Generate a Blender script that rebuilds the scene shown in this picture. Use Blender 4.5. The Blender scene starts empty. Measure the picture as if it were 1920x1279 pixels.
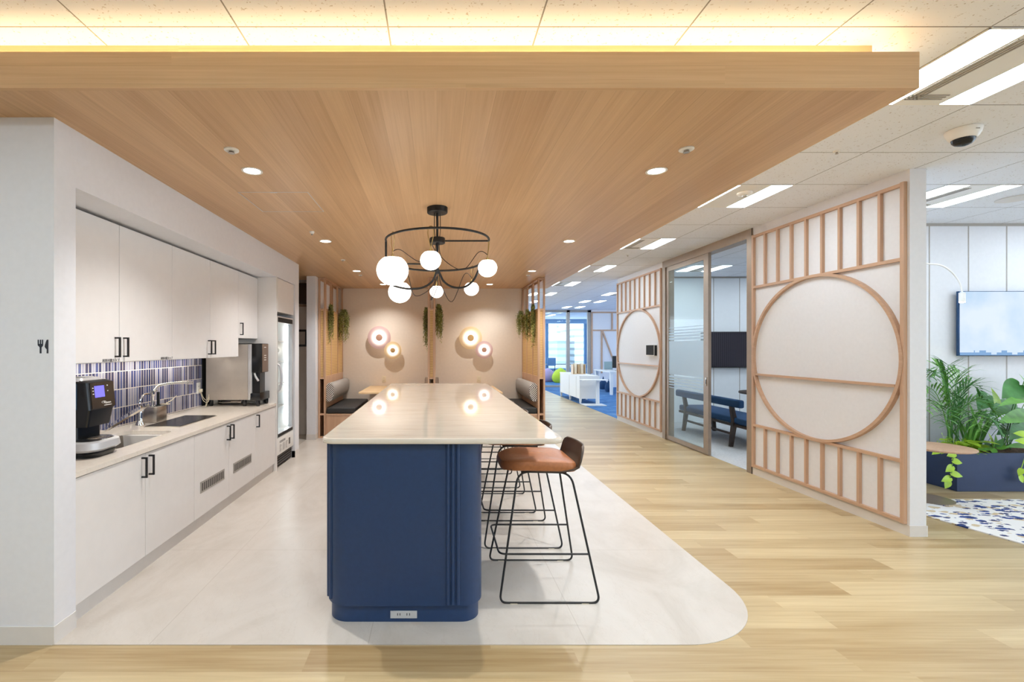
import bpy, bmesh, math, random
from mathutils import Vector, Matrix
random.seed(7)
SC = bpy.context.scene
COL = SC.collection
PI = math.pi
F = 878.0; VX, VY = 819.0, 652.0; H = 1.44      # focal length in pixels, vanishing point, eye height

def gx(px, Y): return (px - VX) * Y / F
def gz(py, Y): return H - (py - VY) * Y / F
def lin(h):
    h = h.lstrip('#')
    o = []
    for i in (0, 2, 4):
        c = int(h[i:i+2], 16) / 255
        o.append(c / 12.92 if c <= .04045 else ((c + .055) / 1.055) ** 2.4)
    return (*o, 1)

# ------------------------------------------------------------------ materials
class NT:
    def __init__(s, name):
        s.m = bpy.data.materials.new(name); s.m.use_nodes = True
        s.t = s.m.node_tree; s.b = s.t.nodes['Principled BSDF']; s.o = s.t.nodes['Material Output']
        s._c = None
    def n(s, t, **k):
        x = s.t.nodes.new(t)
        for a, v in k.items(): setattr(x, a, v)
        return x
    def put(s, sock, v):
        if isinstance(v, bpy.types.NodeSocket): s.t.links.new(v, sock)
        else: sock.default_value = v
    def math(s, op, a, b=None, c=None):
        x = s.n('ShaderNodeMath', operation=op)
        s.put(x.inputs[0], a)
        if b is not None: s.put(x.inputs[1], b)
        if c is not None: s.put(x.inputs[2], c)
        return x.outputs[0]
    def coord(s):
        if s._c is None: s._c = s.n('ShaderNodeTexCoord').outputs['Object']
        return s._c
    def xyz(s):
        x = s.n('ShaderNodeSeparateXYZ'); s.put(x.inputs[0], s.coord()); return x.outputs
    def vec(s, a=0.0, b=0.0, c=0.0):
        x = s.n('ShaderNodeCombineXYZ')
        for i, v in enumerate((a, b, c)): s.put(x.inputs[i], v)
        return x.outputs[0]
    def scale(s, v, sc):
        x = s.n('ShaderNodeMapping'); s.put(x.inputs[0], v); x.inputs['Scale'].default_value = sc; return x.outputs[0]
    def noise(s, v, sc=5, det=3, rough=.5, dist=0):
        x = s.n('ShaderNodeTexNoise'); s.put(x.inputs['Vector'], v)
        x.inputs['Scale'].default_value = sc; x.inputs['Detail'].default_value = det
        x.inputs['Roughness'].default_value = rough; x.inputs['Distortion'].default_value = dist
        return x.outputs['Fac']
    def white(s, v):
        x = s.n('ShaderNodeTexWhiteNoise', noise_dimensions='3D'); s.put(x.inputs['Vector'], v); return x.outputs['Value']
    def ramp(s, f, stops, interp='LINEAR'):
        x = s.n('ShaderNodeValToRGB'); s.put(x.inputs[0], f); r = x.color_ramp; r.interpolation = interp
        while len(r.elements) < len(stops): r.elements.new(.5)
        for e, (p, c) in zip(r.elements, stops): e.position = p; e.color = c
        return x.outputs[0]
    def mix(s, f, a, b, blend='MIX'):
        x = s.n('ShaderNodeMix', data_type='RGBA', blend_type=blend)
        s.put(x.inputs[0], f); s.put(x.inputs[6], a); s.put(x.inputs[7], b); return x.outputs[2]
    def bump(s, h, st=.2, d=.01):
        x = s.n('ShaderNodeBump'); x.inputs['Strength'].default_value = st; x.inputs['Distance'].default_value = d
        s.put(x.inputs['Height'], h); s.put(s.b.inputs['Normal'], x.outputs[0])
    def base(s, c, rough=.5, metal=0):
        s.put(s.b.inputs['Base Color'], c); s.put(s.b.inputs['Roughness'], rough); s.b.inputs['Metallic'].default_value = metal
        return s.m
    def surface(s, sh): s.t.links.new(sh, s.o.inputs['Surface'])

def pm(name, hexc, rough=.5, metal=0, var=.03, sc=14, spec=None, bump=0):
    t = NT(name); c = lin(hexc)
    if var:
        nz = t.noise(t.coord(), sc, 3)
        a = tuple(max(0, x * (1 - var)) for x in c[:3]) + (1,); b = tuple(min(1, x * (1 + var)) for x in c[:3]) + (1,)
        t.base(t.ramp(nz, [(.3, a), (.7, b)]), rough, metal)
        if bump: t.bump(t.noise(t.coord(), 220, 2), bump, .002)
    else: t.base(c, rough, metal)
    if spec is not None: t.b.inputs['Specular IOR Level'].default_value = spec
    return t.m
def emit(name, col, st, base='#ffffff'):
    t = NT(name); t.base(lin(base), .4)
    t.b.inputs['Emission Color'].default_value = col; t.b.inputs['Emission Strength'].default_value = st
    return t.m
def wood(name, c1, c2, along, across, pw=None, pl=None, gs=60, rough=.45, pv=.5, seam=.0):
    """boards running along one axis; colour varies per board and along the grain"""
    t = NT(name); X = t.xyz(); u = X[along]; v = X[across]; w = X[3 - along - across]
    if pw:
        row = t.math('FLOOR', t.math('DIVIDE', v, pw))
        if pl:
            off = t.math('MULTIPLY', t.white(t.vec(row, 3.1, 0)), pl)
            idx = t.math('FLOOR', t.math('DIVIDE', t.math('ADD', u, off), pl))
        else: idx = 0.0
        rnd = t.white(t.vec(row, idx, 1.7))
    else: rnd = 0.5; row = 0.0
    shift = t.math('MULTIPLY', rnd, 37.0) if pw else 0.0
    gv = t.vec(t.math('ADD', t.math('MULTIPLY', u, 1.6), shift), t.math('MULTIPLY', v, gs), t.math('MULTIPLY', w, gs))
    g = t.noise(gv, 1.0, 4, .6, .3)
    g2 = t.noise(t.vec(t.math('ADD', t.math('MULTIPLY', u, .7), shift), t.math('MULTIPLY', v, gs * .22), t.math('MULTIPLY', w, gs * .22)), 1.0, 3, .5, .8)
    f = t.math('ADD', t.math('MULTIPLY', g, .55), t.math('MULTIPLY', g2, .45))
    if pw: f = t.math('ADD', t.math('MULTIPLY', f, 1 - pv * .5), t.math('MULTIPLY', rnd, pv * .5))
    col = t.ramp(f, [(.3, lin(c1)), (.68, lin(c2))])
    if pw and seam:
        fr = t.math('FRACT', t.math('DIVIDE', v, pw))
        e = t.math('LESS_THAN', fr, seam)
        col = t.mix(t.math('MULTIPLY', e, .35), col, lin('#6a4a2c'))
    t.base(col, rough)
    t.bump(g, .06, .002)
    return t.m

def glass_mat(name, tint=(.93, .97, .96, 1), k=1.0, rough=0.0):
    t = NT(name); tr = t.n('ShaderNodeBsdfTransparent'); tr.inputs[0].default_value = tint
    gl = t.n('ShaderNodeBsdfGlossy'); gl.inputs['Roughness'].default_value = rough
    lw = t.n('ShaderNodeLayerWeight'); lw.inputs['Blend'].default_value = .5
    fr = t.math('ADD', .03, t.math('MULTIPLY', .75, t.math('POWER', lw.outputs['Facing'], 5.0)))
    mx = t.n('ShaderNodeMixShader'); t.put(mx.inputs[0], t.math('MULTIPLY', fr, k))
    t.t.links.new(tr.outputs[0], mx.inputs[1]); t.t.links.new(gl.outputs[0], mx.inputs[2]); t.surface(mx.outputs[0])
    return t.m
def film_mat(name, col, a):
    t = NT(name); tr = t.n('ShaderNodeBsdfTransparent')
    d = t.n('ShaderNodeBsdfDiffuse'); d.inputs[0].default_value = col
    l = t.n('ShaderNodeBsdfTranslucent'); l.inputs[0].default_value = col
    m1 = t.n('ShaderNodeMixShader'); m1.inputs[0].default_value = .5
    t.t.links.new(d.outputs[0], m1.inputs[1]); t.t.links.new(l.outputs[0], m1.inputs[2])
    m2 = t.n('ShaderNodeMixShader'); m2.inputs[0].default_value = a
    t.t.links.new(tr.outputs[0], m2.inputs[1]); t.t.links.new(m1.outputs[0], m2.inputs[2]); t.surface(m2.outputs[0])
    return t.m

M = {}
M['wall'] = pm('white_wall_paint', '#e4e5ea', .7, var=.015, sc=30)
M['wallwarm'] = pm('beige_wall_paint', '#e2d6c8', .75, var=.02, sc=25)
M['wallcool'] = pm('panel_white', '#eceff2', .6, var=.01)
M['wallgrey'] = pm('grey_wall_paint', '#cfc9c4', .8, var=.02)
M['cab'] = pm('cabinet_white', '#e8e5e3', .38, var=.012)
M['base'] = pm('baseboard_grey', '#dcd8d4', .5, var=.015)
M['soffit'] = wood('soffit_wood', '#bd966e', '#d6b289', 1, 0, .13, None, 85, .4, .38, .012)
M['fascia'] = wood('fascia_wood', '#c9a37a', '#dfbd93', 0, 2, .078, 3.6, 90, .45, .25, .012)
M['oak'] = wood('oak_slat', '#b9967b', '#cdaa90', 2, 0, None, None, 60, .5)
M['oakh'] = wood('oak_rail', '#b9967b', '#cdaa90', 1, 2, None, None, 60, .5)
M['booth'] = wood('booth_oak', '#b68f72', '#cfaa8c', 2, 0, None, None, 55, .5)
M['floor'] = wood('floor_oak', '#a1855a', '#ccb890', 0, 1, .16, 1.25, 42, .33, .5, .012)
M['tabletop'] = wood('light_table_wood', '#d3b184', '#e4c79d', 1, 0, .2, None, 40, .4, .2)

def mk_tile():
    t = NT('floor_tile'); X = t.xyz()
    a = t.noise(t.scale(t.coord(), (1.2, .7, 1)), 1.6, 6, .62, 1.2)
    col = t.ramp(a, [(.28, lin('#c0b8ae')), (.5, lin('#cdc6be')), (.72, lin('#d4cec7'))])
    vein = t.noise(t.scale(t.coord(), (2.5, .8, 1)), 1.3, 7, .7, 2.5)
    v = t.math('LESS_THAN', t.math('ABSOLUTE', t.math('SUBTRACT', vein, .5)), .006)
    col = t.mix(t.math('MULTIPLY', v, .25), col, lin('#b9afa4'))
    ln = None
    for ax, o in ((0, .727), (1, 2.2655)):
        fr = t.math('FRACT', t.math('DIVIDE', t.math('ADD', t.math('SUBTRACT', X[ax], o), 106.0018), 1.06))
        e = t.math('LESS_THAN', fr, .0040)
        ln = e if ln is None else t.math('MAXIMUM', ln, e)
    col = t.mix(t.math('MULTIPLY', ln, .45), col, lin('#a59a8e'))
    return t.base(col, .3)
M['tile'] = mk_tile()

def mk_ceiling():
    t = NT('ceiling_board'); X = t.xyz(); ln = None
    for ax, o in ((0, 2.356), (1, 1.991)):
        fr = t.math('FRACT', t.math('DIVIDE', t.math('ADD', t.math('SUBTRACT', X[ax], o), 64.1 + .003), .641))
        e = t.math('LESS_THAN', fr, .0105)
        ln = e if ln is None else t.math('MAXIMUM', ln, e)
    sp = t.noise(t.coord(), 75, 2, .6)
    sp2 = t.noise(t.coord(), 22, 2, .5)
    s = t.math('MULTIPLY', t.math('GREATER_THAN', sp, .655), t.math('GREATER_THAN', sp2, .45))
    col = t.mix(t.math('MULTIPLY', s, .55), lin('#ebeef5'), lin('#a08f80'))
    col = t.mix(t.math('MULTIPLY', ln, .75), col, lin('#57504b'))
    t.bump(t.math('SUBTRACT', 1.0, t.math('MAXIMUM', s, ln)), .25, .004)
    return t.base(col, .8)
M['ceiling'] = mk_ceiling()

def mk_splash():
    t = NT('kitkat_tile'); X = t.xyz()
    cy = t.math('DIVIDE', X[1], .0345); cz = t.math('DIVIDE', t.math('ADD', X[2], -.800 + 1.48), .148)
    iy, iz = t.math('FLOOR', cy), t.math('FLOOR', cz)
    r = t.white(t.vec(iy, iz, 4.4))
    col = t.ramp(r, [(0, lin('#34385c')), (.2, lin('#475082')), (.38, lin('#7d82a2')), (.52, lin('#403c56')), (.64, lin('#a6a5b8')), (.84, lin('#596189'))], 'CONSTANT')
    nz = t.noise(t.coord(), 30, 4, .6)
    col = t.mix(t.math('MULTIPLY', nz, .35), col, lin('#5f6689'))
    g = t.math('MAXIMUM', t.math('LESS_THAN', t.math('FRACT', cy), .16), t.math('LESS_THAN', t.math('FRACT', cz), .045))
    col = t.mix(g, col, lin('#d9d2c8'))
    t.bump(t.math('SUBTRACT', 1.0, g), .4, .003)
    return t.base(col, t.math('ADD', .16, t.math('MULTIPLY', g, .5)))
M['splash'] = mk_splash()

def mk_stone(name, cs, rough, sx=1.5, sy=14):
    t = NT(name)
    a = t.noise(t.scale(t.coord(), (sx, sy, 6)), 1.4, 7, .66, 1.4)
    b = t.noise(t.coord(), 1.2, 4)
    f = t.math('ADD', t.math('MULTIPLY', a, .75), t.math('MULTIPLY', b, .25))
    return t.base(t.ramp(f, [(.32, lin(cs[0])), (.46, lin(cs[1])), (.6, lin(cs[2]))]), rough)
M['marble'] = mk_stone('island_stone', ('#c9bfb0', '#d7cfc3', '#ddd5ca'), .045)
M['counter'] = mk_stone('counter_stone', ('#dcd2c5', '#e4dbcf', '#e8e0d5'), .16, 20, 20)
M['navy'] = pm('navy_laminate', '#1c3860', .42, var=.06, sc=40, bump=.05)
M['navy2'] = pm('planter_navy', '#26395f', .5, var=.05, bump=.1)
M['black'] = pm('black_metal', '#17171a', .45, var=.05)
M['blackp'] = pm('black_plastic', '#131518', .25, var=.05)
M['dark'] = pm('dark_gap', '#1c1b1b', .8, var=.05)
M['chrome'] = pm('chrome', '#dcdcdc', .08, 1, var=.02)
M['basin'] = pm('basin_steel', '#6b635b', .35, .25, var=.06, sc=50)
M['steel'] = pm('brushed_steel', '#b9b2aa', .3, 1, var=.06, sc=50)
M['machine'] = pm('machine_grey', '#b7aea5', .4, .35, var=.03)
M['silver'] = pm('silver_plastic', '#c9c9cb', .3, .3, var=.03)
M['alu'] = pm('champagne_aluminium', '#9f8f80', .38, .45, var=.04)
M['white'] = pm('white_plastic', '#ecebe8', .4, var=.01)
M['ivory'] = pm('ivory_plastic', '#e0d5bd', .45, var=.02)
M['grille'] = pm('grille_grey', '#a8a29b', .45, var=.05)
M['leather'] = pm('tan_leather', '#b2734a', .38, var=.1, sc=60, bump=.15)
M['shell'] = pm('taupe_shell', '#55473f', .45, var=.05)
M['brass'] = pm('brass', '#b59a63', .3, 1, var=.05)
M['fabricblk'] = pm('charcoal_upholstery', '#2e2c2b', .7, var=.15, sc=90, bump=.3)
M['fabricblue'] = pm('blue_upholstery', '#16406a', .8, var=.15, sc=90, bump=.3)
M['darkwood'] = wood('dark_walnut', '#2a1d17', '#3d2c22', 2, 0, None, None, 60, .45)
M['glass'] = glass_mat('clear_glass')
M['fridgeglass'] = glass_mat('fridge_glass', (.95, .98, .99, 1))
M['smoke'] = glass_mat('smoked_acrylic', (.88, .87, .87, 1), 1.2, .05)
M['film'] = film_mat('frosted_film', (.76, .88, .98, 1), .86)
M['globe'] = emit('globe_glow', (1, .96, .89, 1), 2.6, '#fff6e6')
M['tube'] = emit('fixture_strip', (.80, .92, 1, 1), 14.3)
M['lens'] = emit('downlight_lens', (1, .9, .76, 1), 14)
M['led'] = emit('cove_led', (1, .85, .52, 1), 15)
M['undercab'] = emit('undercabinet_led', (1, .93, .80, 1), 22)
M['fridgeled'] = emit('fridge_led', (.93, .98, 1, 1), 9)
M['lamphead'] = emit('lamp_bulb', (1, .75, .45, 1), 12)
M['screenblue'] = emit('machine_screen', (.16, .14, .95, 1), 1.1, '#2a2a80')
M['ink'] = pm('dark_ink', '#2b2c35', .6, var=.02)
M['ink2'] = pm('grey_ink', '#5a5552', .6, var=.02)
M['leafd'] = pm('leaf_dark_green', '#4a8346', .38, var=.35, sc=9)
M['leafm'] = pm('leaf_mid_green', '#69a345', .4, var=.3, sc=9)
M['leafy'] = pm('leaf_lime', '#a5c92d', .42, var=.2, sc=9)
M['leafh'] = pm('leaf_olive', '#757a3e', .6, var=.4, sc=20)
M['leafh2'] = pm('leaf_olive_light', '#a09f55', .6, var=.35, sc=20)
M['soil'] = pm('bark_chips', '#6b5140', .9, var=.5, sc=40, bump=.6)
M['glaze_m'] = film_mat('mauve_glass', lin('#dcb9bb'), .93)
M['glaze_a'] = film_mat('amber_glass', lin('#f0d2a0'), .93)
M['concrete'] = pm('corridor_floor', '#b8b0a6', .5, var=.05)

def mk_rattan():
    t = NT('rattan_weave'); X = t.xyz()
    a = t.math('SINE', t.math('MULTIPLY', X[1], 420)); b = t.math('SINE', t.math('MULTIPLY', X[2], 230)); d = t.math('SINE', t.math('MULTIPLY', X[0], 420))
    w = t.math('MULTIPLY', b, t.math('ADD', .6, t.math('MULTIPLY', t.math('MULTIPLY', a, d), .4)))
    f = t.math('ADD', .5, t.math('MULTIPLY', w, .5))
    t.bump(f, .5, .004)
    return t.base(t.ramp(f, [(.1, lin('#a57f4c')), (.6, lin('#dcb77d'))]), .6)
M['rattan'] = mk_rattan()

def mk_maze():
    t = NT('maze_fabric'); X = t.xyz()
    u = t.math('DIVIDE', t.math('ADD', X[1], X[0]), .10); v = t.math('DIVIDE', X[2], .10)
    r = t.white(t.vec(t.math('FLOOR', u), t.math('FLOOR', v), 2.2))
    s = t.math('SUBTRACT', t.math('MULTIPLY', t.math('GREATER_THAN', r, .5), 2.0), 1.0)
    q = t.math('ADD', u, t.math('MULTIPLY', s, v))
    k = t.math('GREATER_THAN', t.math('FRACT', t.math('MULTIPLY', q, 3.0)), .5)
    return t.base(t.mix(k, lin('#2c2a2a'), lin('#d9d5cf')), .8)
M['maze'] = mk_maze()

def mk_carpet():
    t = NT('blue_carpet'); n1 = t.noise(t.scale(t.coord(), (1.2, 9, 1)), 1.6, 5, .7)
    t.bump(t.noise(t.coord(), 260, 2), .4, .004)
    return t.base(t.ramp(n1, [(.35, lin('#1b4a7c')), (.5, lin('#2f6ca8')), (.66, lin('#7fa6c9'))]), .95)
M['carpet'] = mk_carpet()
M['carpetg'] = pm('grey_carpet', '#c3c4c6', .95, var=.1, sc=40, bump=.4)

def mk_rug():
    t = NT('terrazzo_rug'); col = lin('#e9e6e3')
    for sc, mp, c, th, rt in ((15, (.5, 1, 1), '#cdb896', .40, .40), (14, (.5, 1.1, 1), '#2a4687', .36, .42), (21, (.5, 1, 1), '#1d2f66', .36, .55)):
        vor = t.n('ShaderNodeTexVoronoi'); wob = t.n('ShaderNodeTexNoise'); t.put(wob.inputs[0], t.coord()); wob.inputs['Scale'].default_value = 24
        mv = t.n('ShaderNodeVectorMath', operation='SCALE'); t.put(mv.inputs[0], wob.outputs['Color']); mv.inputs['Scale'].default_value = .05
        ad = t.n('ShaderNodeVectorMath', operation='ADD'); t.put(ad.inputs[0], t.scale(t.coord(), mp)); t.put(ad.inputs[1], mv.outputs[0])
        t.put(vor.inputs['Vector'], ad.outputs[0]); vor.inputs['Scale'].default_value = sc
        sp = t.n('ShaderNodeSeparateColor'); t.put(sp.inputs[0], vor.outputs['Color'])
        k = t.math('MULTIPLY', t.math('LESS_THAN', vor.outputs['Distance'], th), t.math('GREATER_THAN', sp.outputs[0], rt))
        col = t.mix(k, col, lin(c))
    return t.base(col, .95)
M['rug'] = mk_rug()

def mk_tv():  # reflected bright window and blue building, painted on the screen as glowing colour
    t = NT('tv_window_reflection'); X = t.xyz()
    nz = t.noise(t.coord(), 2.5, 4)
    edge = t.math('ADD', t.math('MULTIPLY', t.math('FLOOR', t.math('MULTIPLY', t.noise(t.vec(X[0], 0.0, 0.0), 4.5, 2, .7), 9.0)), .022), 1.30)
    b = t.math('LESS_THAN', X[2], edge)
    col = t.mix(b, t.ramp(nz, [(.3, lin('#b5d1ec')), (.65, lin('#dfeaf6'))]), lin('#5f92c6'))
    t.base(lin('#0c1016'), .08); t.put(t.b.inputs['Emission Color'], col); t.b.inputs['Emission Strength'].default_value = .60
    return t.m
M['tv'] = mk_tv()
def mk_monitor():
    t = NT('dark_screen'); X = t.xyz()
    s = t.math('ADD', .5, t.math('MULTIPLY', t.math('SINE', t.math('MULTIPLY', X[0], 160)), .5))
    return t.base(t.mix(s, lin('#26222b'), lin('#3a353d')), .25)
M['monitor'] = mk_monitor()
def mk_city(name, c1, c2):
    t = NT(name); X = t.xyz()
    k = t.math('GREATER_THAN', t.math('FRACT', t.math('MULTIPLY', X[2], 1.4)), .62)
    return t.base(t.mix(k, lin(c1), lin(c2)), .5)
M['city1'] = mk_city('tower_cladding', '#eef1f4', '#a3abb2')
M['city2'] = mk_city('tower_glass', '#9fb0c0', '#8497ab')

# ------------------------------------------------------------------ mesh builder
class B:
    def __init__(s): s.b = bmesh.new()
    def box(s, x0, x1, y0, y1, z0, z1, bev=0, seg=2, rot=None):
        if x0 > x1: x0, x1 = x1, x0
        if y0 > y1: y0, y1 = y1, y0
        if z0 > z1: z0, z1 = z1, z0
        t = bmesh.new()
        bmesh.ops.create_cube(t, size=1, matrix=Matrix.Translation(((x0+x1)/2, (y0+y1)/2, (z0+z1)/2)) @ Matrix.Diagonal((x1-x0, y1-y0, z1-z0, 1)))
        if bev: bmesh.ops.bevel(t, geom=t.edges[:], offset=bev, segments=seg, affect='EDGES', profile=.5)
        s.add(t, rot); return s
    def add(s, t, mtx=None):
        if mtx is not None: bmesh.ops.transform(t, matrix=mtx, verts=t.verts)
        vm = {v: s.b.verts.new(v.co) for v in t.verts}
        for f in t.faces:
            try: s.b.faces.new([vm[v] for v in f.verts])
            except ValueError: pass
        t.free()
    def loft(s, rings, closed=True, cap=True):
        R = [[s.b.verts.new(p) for p in r] for r in rings]; n = len(R[0])
        for a, b in zip(R, R[1:]):
            for i in range(n if closed else n - 1):
                j = (i + 1) % n
                s.b.faces.new((a[i], a[j], b[j], b[i]))
        if cap and closed:
            s.b.faces.new(R[0][::-1]); s.b.faces.new(R[-1])
        return s
    def tube(s, pts, r, seg=8, closed=False):
        P = [Vector(p) for p in pts]; n = len(P); rings = []; up = None
        for i in range(n):
            if closed: d = P[(i+1) % n] - P[i-1]
            else: d = P[min(i+1, n-1)] - P[max(i-1, 0)]
            d.normalize()
            if up is None: up = d.orthogonal().normalized()
            up = (up - d * up.dot(d));
            if up.length < 1e-6: up = d.orthogonal()
            up.normalize(); q = d.cross(up)
            rr = r[i] if isinstance(r, (list, tuple)) else r
            rings.append([P[i] + (up * math.cos(2*PI*k/seg) + q * math.sin(2*PI*k/seg)) * rr for k in range(seg)])
        if closed:
            R = [[s.b.verts.new(p) for p in g] for g in rings]
            for i in range(n):
                a, b = R[i], R[(i+1) % n]
                for k in range(seg): s.b.faces.new((a[k], a[(k+1) % seg], b[(k+1) % seg], b[k]))
        else: s.loft(rings)
        return s
    def cyl(s, p0, p1, r, seg=20, r2=None): return s.tube([p0, p1], [r, r if r2 is None else r2], seg)
    def lathe(s, prof, c=(0, 0, 0), seg=32, axis='z', sx=1, sy=1, cap=True):
        """profile of (radius, height); closes at radius 0"""
        c = Vector(c); rings = []
        for r, h in prof:
            r = max(r, .0004); g = []
            for k in range(seg):
                a = 2*PI*k/seg; u, v = r*math.cos(a)*sx, r*math.sin(a)*sy
                g.append(c + Vector({'z': (u, v, h), 'y': (u, h, -v), 'x': (h, u, v)}[axis]))
            rings.append(g)
        return s.loft(rings, cap=cap)
    def prism(s, poly, a0, a1, plane='xy'):
        f = {'xy': lambda u, v, w: (u, v, w), 'xz': lambda u, v, w: (u, w, v), 'yz': lambda u, v, w: (w, u, v)}[plane]
        return s.loft([[f(u, v, a0) for u, v in poly], [f(u, v, a1) for u, v in poly]])
    def quad(s, *p): s.b.faces.new([s.b.verts.new(q) for q in p]); return s
    def out(s, name, mat, parent=None, smooth=True, ang=38, solid=0, **tg):
        me = bpy.data.meshes.new(name)
        bmesh.ops.recalc_face_normals(s.b, faces=s.b.faces)
        s.b.to_mesh(me); s.b.free()
        if smooth:
            me.shade_smooth()
            try: me.set_sharp_from_angle(angle=math.radians(ang))
            except Exception: pass
        o = bpy.data.objects.new(name, me); COL.objects.link(o)
        if isinstance(mat, str): mat = M[mat]
        me.materials.append(mat)
        if solid:
            md = o.modifiers.new('Solidify', 'SOLIDIFY'); md.thickness = solid; md.offset = 0
        if parent is not None: adopt(o, parent)
        for k, v in tg.items(): o[{'cat': 'category'}.get(k, k)] = v
        return o
def adopt(o, parent):
    o.parent = parent
    if parent.type == 'EMPTY': o.matrix_parent_inverse = Matrix.Translation(parent.location).inverted()
def thing(name, label, cat, loc=(0, 0, 0), group=None):
    o = bpy.data.objects.new(name, None); COL.objects.link(o); o.location = loc; o.empty_display_size = .1
    o['label'] = label; o['category'] = cat
    if group: o['group'] = group
    return o
def struct(name, b, mat, parent=None, **k):
    o = b.out(name, mat, parent, **k)
    if parent is None: o['kind'] = 'structure'
    return o
KIDS = {}
def dup(root, label=None, group=None):
    def rec(o, par):
        c = o.copy(); COL.objects.link(c)
        if par is not None: c.parent = par
        for ch in [x for x in ALL if x.parent == o]: rec(ch, c)
        return c
    ALL = [x for x in bpy.data.objects if x.parent is not None]
    r = rec(root, None)
    if label: r['label'] = label
    if group: r['group'] = group
    return r
def rrect(x0, x1, y0, y1, r, n=8):
    """rounded rectangle; r is one radius or four (x0y0, x1y0, x1y1, x0y1)"""
    r = [r]*4 if not isinstance(r, (list, tuple)) else r; P = []
    for (cx, cy, sx, sy, a0), q in zip(((x0, y0, 1, 1, PI), (x1, y0, -1, 1, 1.5*PI), (x1, y1, -1, -1, 0), (x0, y1, 1, -1, .5*PI)), r):
        if q <= 1e-5: P.append((cx, cy)); continue
        for k in range(n+1):
            a = a0 + .5*PI*k/n
            P.append((cx + sx*q + q*math.cos(a), cy + sy*q + q*math.sin(a)))
    return P
def smooth_path(pts, n=6):
    P = [Vector(p) for p in pts]; o = []
    for i in range(len(P)-1):
        p0, p1, p2, p3 = P[max(i-1, 0)], P[i], P[i+1], P[min(i+2, len(P)-1)]
        for k in range(n):
            t = k/n
            o.append(.5*((2*p1) + (p2-p0)*t + (2*p0-5*p1+4*p2-p3)*t*t + (3*p1-p0-3*p2+p3)*t**3))
    o.append(P[-1]); return o
def fillet(pts, r, n=5, closed=False):
    P = [Vector(p) for p in pts]; o = []; m = len(P)
    for i in range(m):
        if not closed and i in (0, m-1): o.append(P[i]); continue
        a, b, c = P[i-1], P[i], P[(i+1) % m]
        d1, d2 = (a-b), (c-b); q = min(r, d1.length*.49, d2.length*.49)
        s, e = b + d1.normalized()*q, b + d2.normalized()*q
        for k in range(n+1):
            t = k/n; o.append((1-t)**2*s + 2*t*(1-t)*b + t*t*e)
    return o
def slab_hole(outer, inner, z0, z1):
    b = B()
    for z in (z0, z1):
        t = bmesh.new(); es = []
        for loop in (outer, inner):
            vs = [t.verts.new((x, y, z)) for x, y in loop]
            es += [t.edges.new((vs[i], vs[(i+1) % len(vs)])) for i in range(len(vs))]
        bmesh.ops.triangle_fill(t, use_beauty=True, use_dissolve=False, edges=es)
        b.add(t)
    for loop in (outer, inner):
        b.loft([[(x, y, z0) for x, y in loop], [(x, y, z1) for x, y in loop]], cap=False)
    bmesh.ops.remove_doubles(b.b, verts=b.b.verts, dist=1e-5)
    return b
ORD = ['first', 'second', 'third', 'fourth', 'fifth', 'sixth', 'seventh', 'eighth', 'ninth', 'tenth', 'eleventh', 'twelfth']
# ------------------------------------------------------------------ setting
ZC, ZS, XR = 2.805, 2.557, 3.605        # ceiling, soffit underside, right wall face
def wallbox(name, x0, x1, y0, y1, z0=0, z1=ZC, mat='wall'): return struct(name, B().box(x0, x1, y0, y1, z0, z1), mat, smooth=False)
struct('floor', B().box(-6, 12, -5, 22.6, -.06, 0), 'floor', smooth=False)
arc = [(1.21 + .55*math.cos(a), 2.815 + .55*math.sin(a)) for a in [(-.5 + .5*k/16)*PI for k in range(17)]]
struct('floor_tile', B().prism([(-1.86, 2.2655)] + arc + [(1.76, 8.84), (-4, 8.84), (-4, 2.42), (-1.86, 2.42)], -.01, .003), 'tile', smooth=False)
struct('floor_carpet', B().prism([(3.66, 9.34), (12, 9.34), (12, 22.6), (-2, 22.6), (-2, 17.2), (3.66, 17.2)], -.01, .004), 'carpet', smooth=False)
struct('floor_meeting_room', B().box(3.64, 9, 5.28, 9.0, -.01, .004), 'carpetg', smooth=False)
struct('ceiling', B().box(-6, 12, -5, 22.6, ZC, ZC + .06), 'ceiling', smooth=False)
# wooden dropped canopy: soffit board, fascias, set-back upstand
struct('ceiling_soffit', B().box(-6, 2.056, 2.034, 8.84, ZS, ZS + .10), 'soffit', smooth=False)
struct('trim_fascia_front', B().box(-6, 2.076, 2.014, 2.034, ZS, 2.713), 'fascia', smooth=False)
struct('trim_fascia_right', B().box(2.056, 2.076, 2.034, 8.84, ZS, 2.713), 'fascia', smooth=False)
struct('trim_upstand', B().box(-6, 1.966, 2.115, 2.135, ZS + .1, ZC).box(1.946, 1.966, 2.135, 8.84, ZS + .1, ZC), 'fascia', smooth=False)
# left side
wallbox('wall_left', -6, -1.856, 2.27, 2.407, 0, ZS)
wallbox('wall_header', -2.6, -1.856, 2.407, 6.3, 2.262, ZS)
wallbox('wall_kitchen', -2.75, -2.6, 2.407, 6.3, 0, ZS)
wallbox('wall_column', -2.6, -1.856, 6.13, 6.3, 0, 2.262)
struct('wall_backsplash', B().box(-2.6, -2.594, 2.407, 5.43, .79, 1.40), 'splash', smooth=False)
struct('baseboard_left', B().box(-6, -1.852, 2.266, 2.407, 0, .088), 'base', smooth=False)
struct('baseboard_column', B().box(-1.9, -1.852, 6.13, 6.304, 0, .088), 'base', smooth=False)
wallbox('wall_corridor', -2.03, -1.89, 7.3, 8.84, 0, ZS)
struct('baseboard_corridor', B().box(-2.034, -1.888, 7.296, 7.44, 0, .088), 'base', smooth=False)
wallbox('wall_corridor_end', -4.2, -2.03, 7.72, 7.85, 0, ZS, 'wallgrey')
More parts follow.
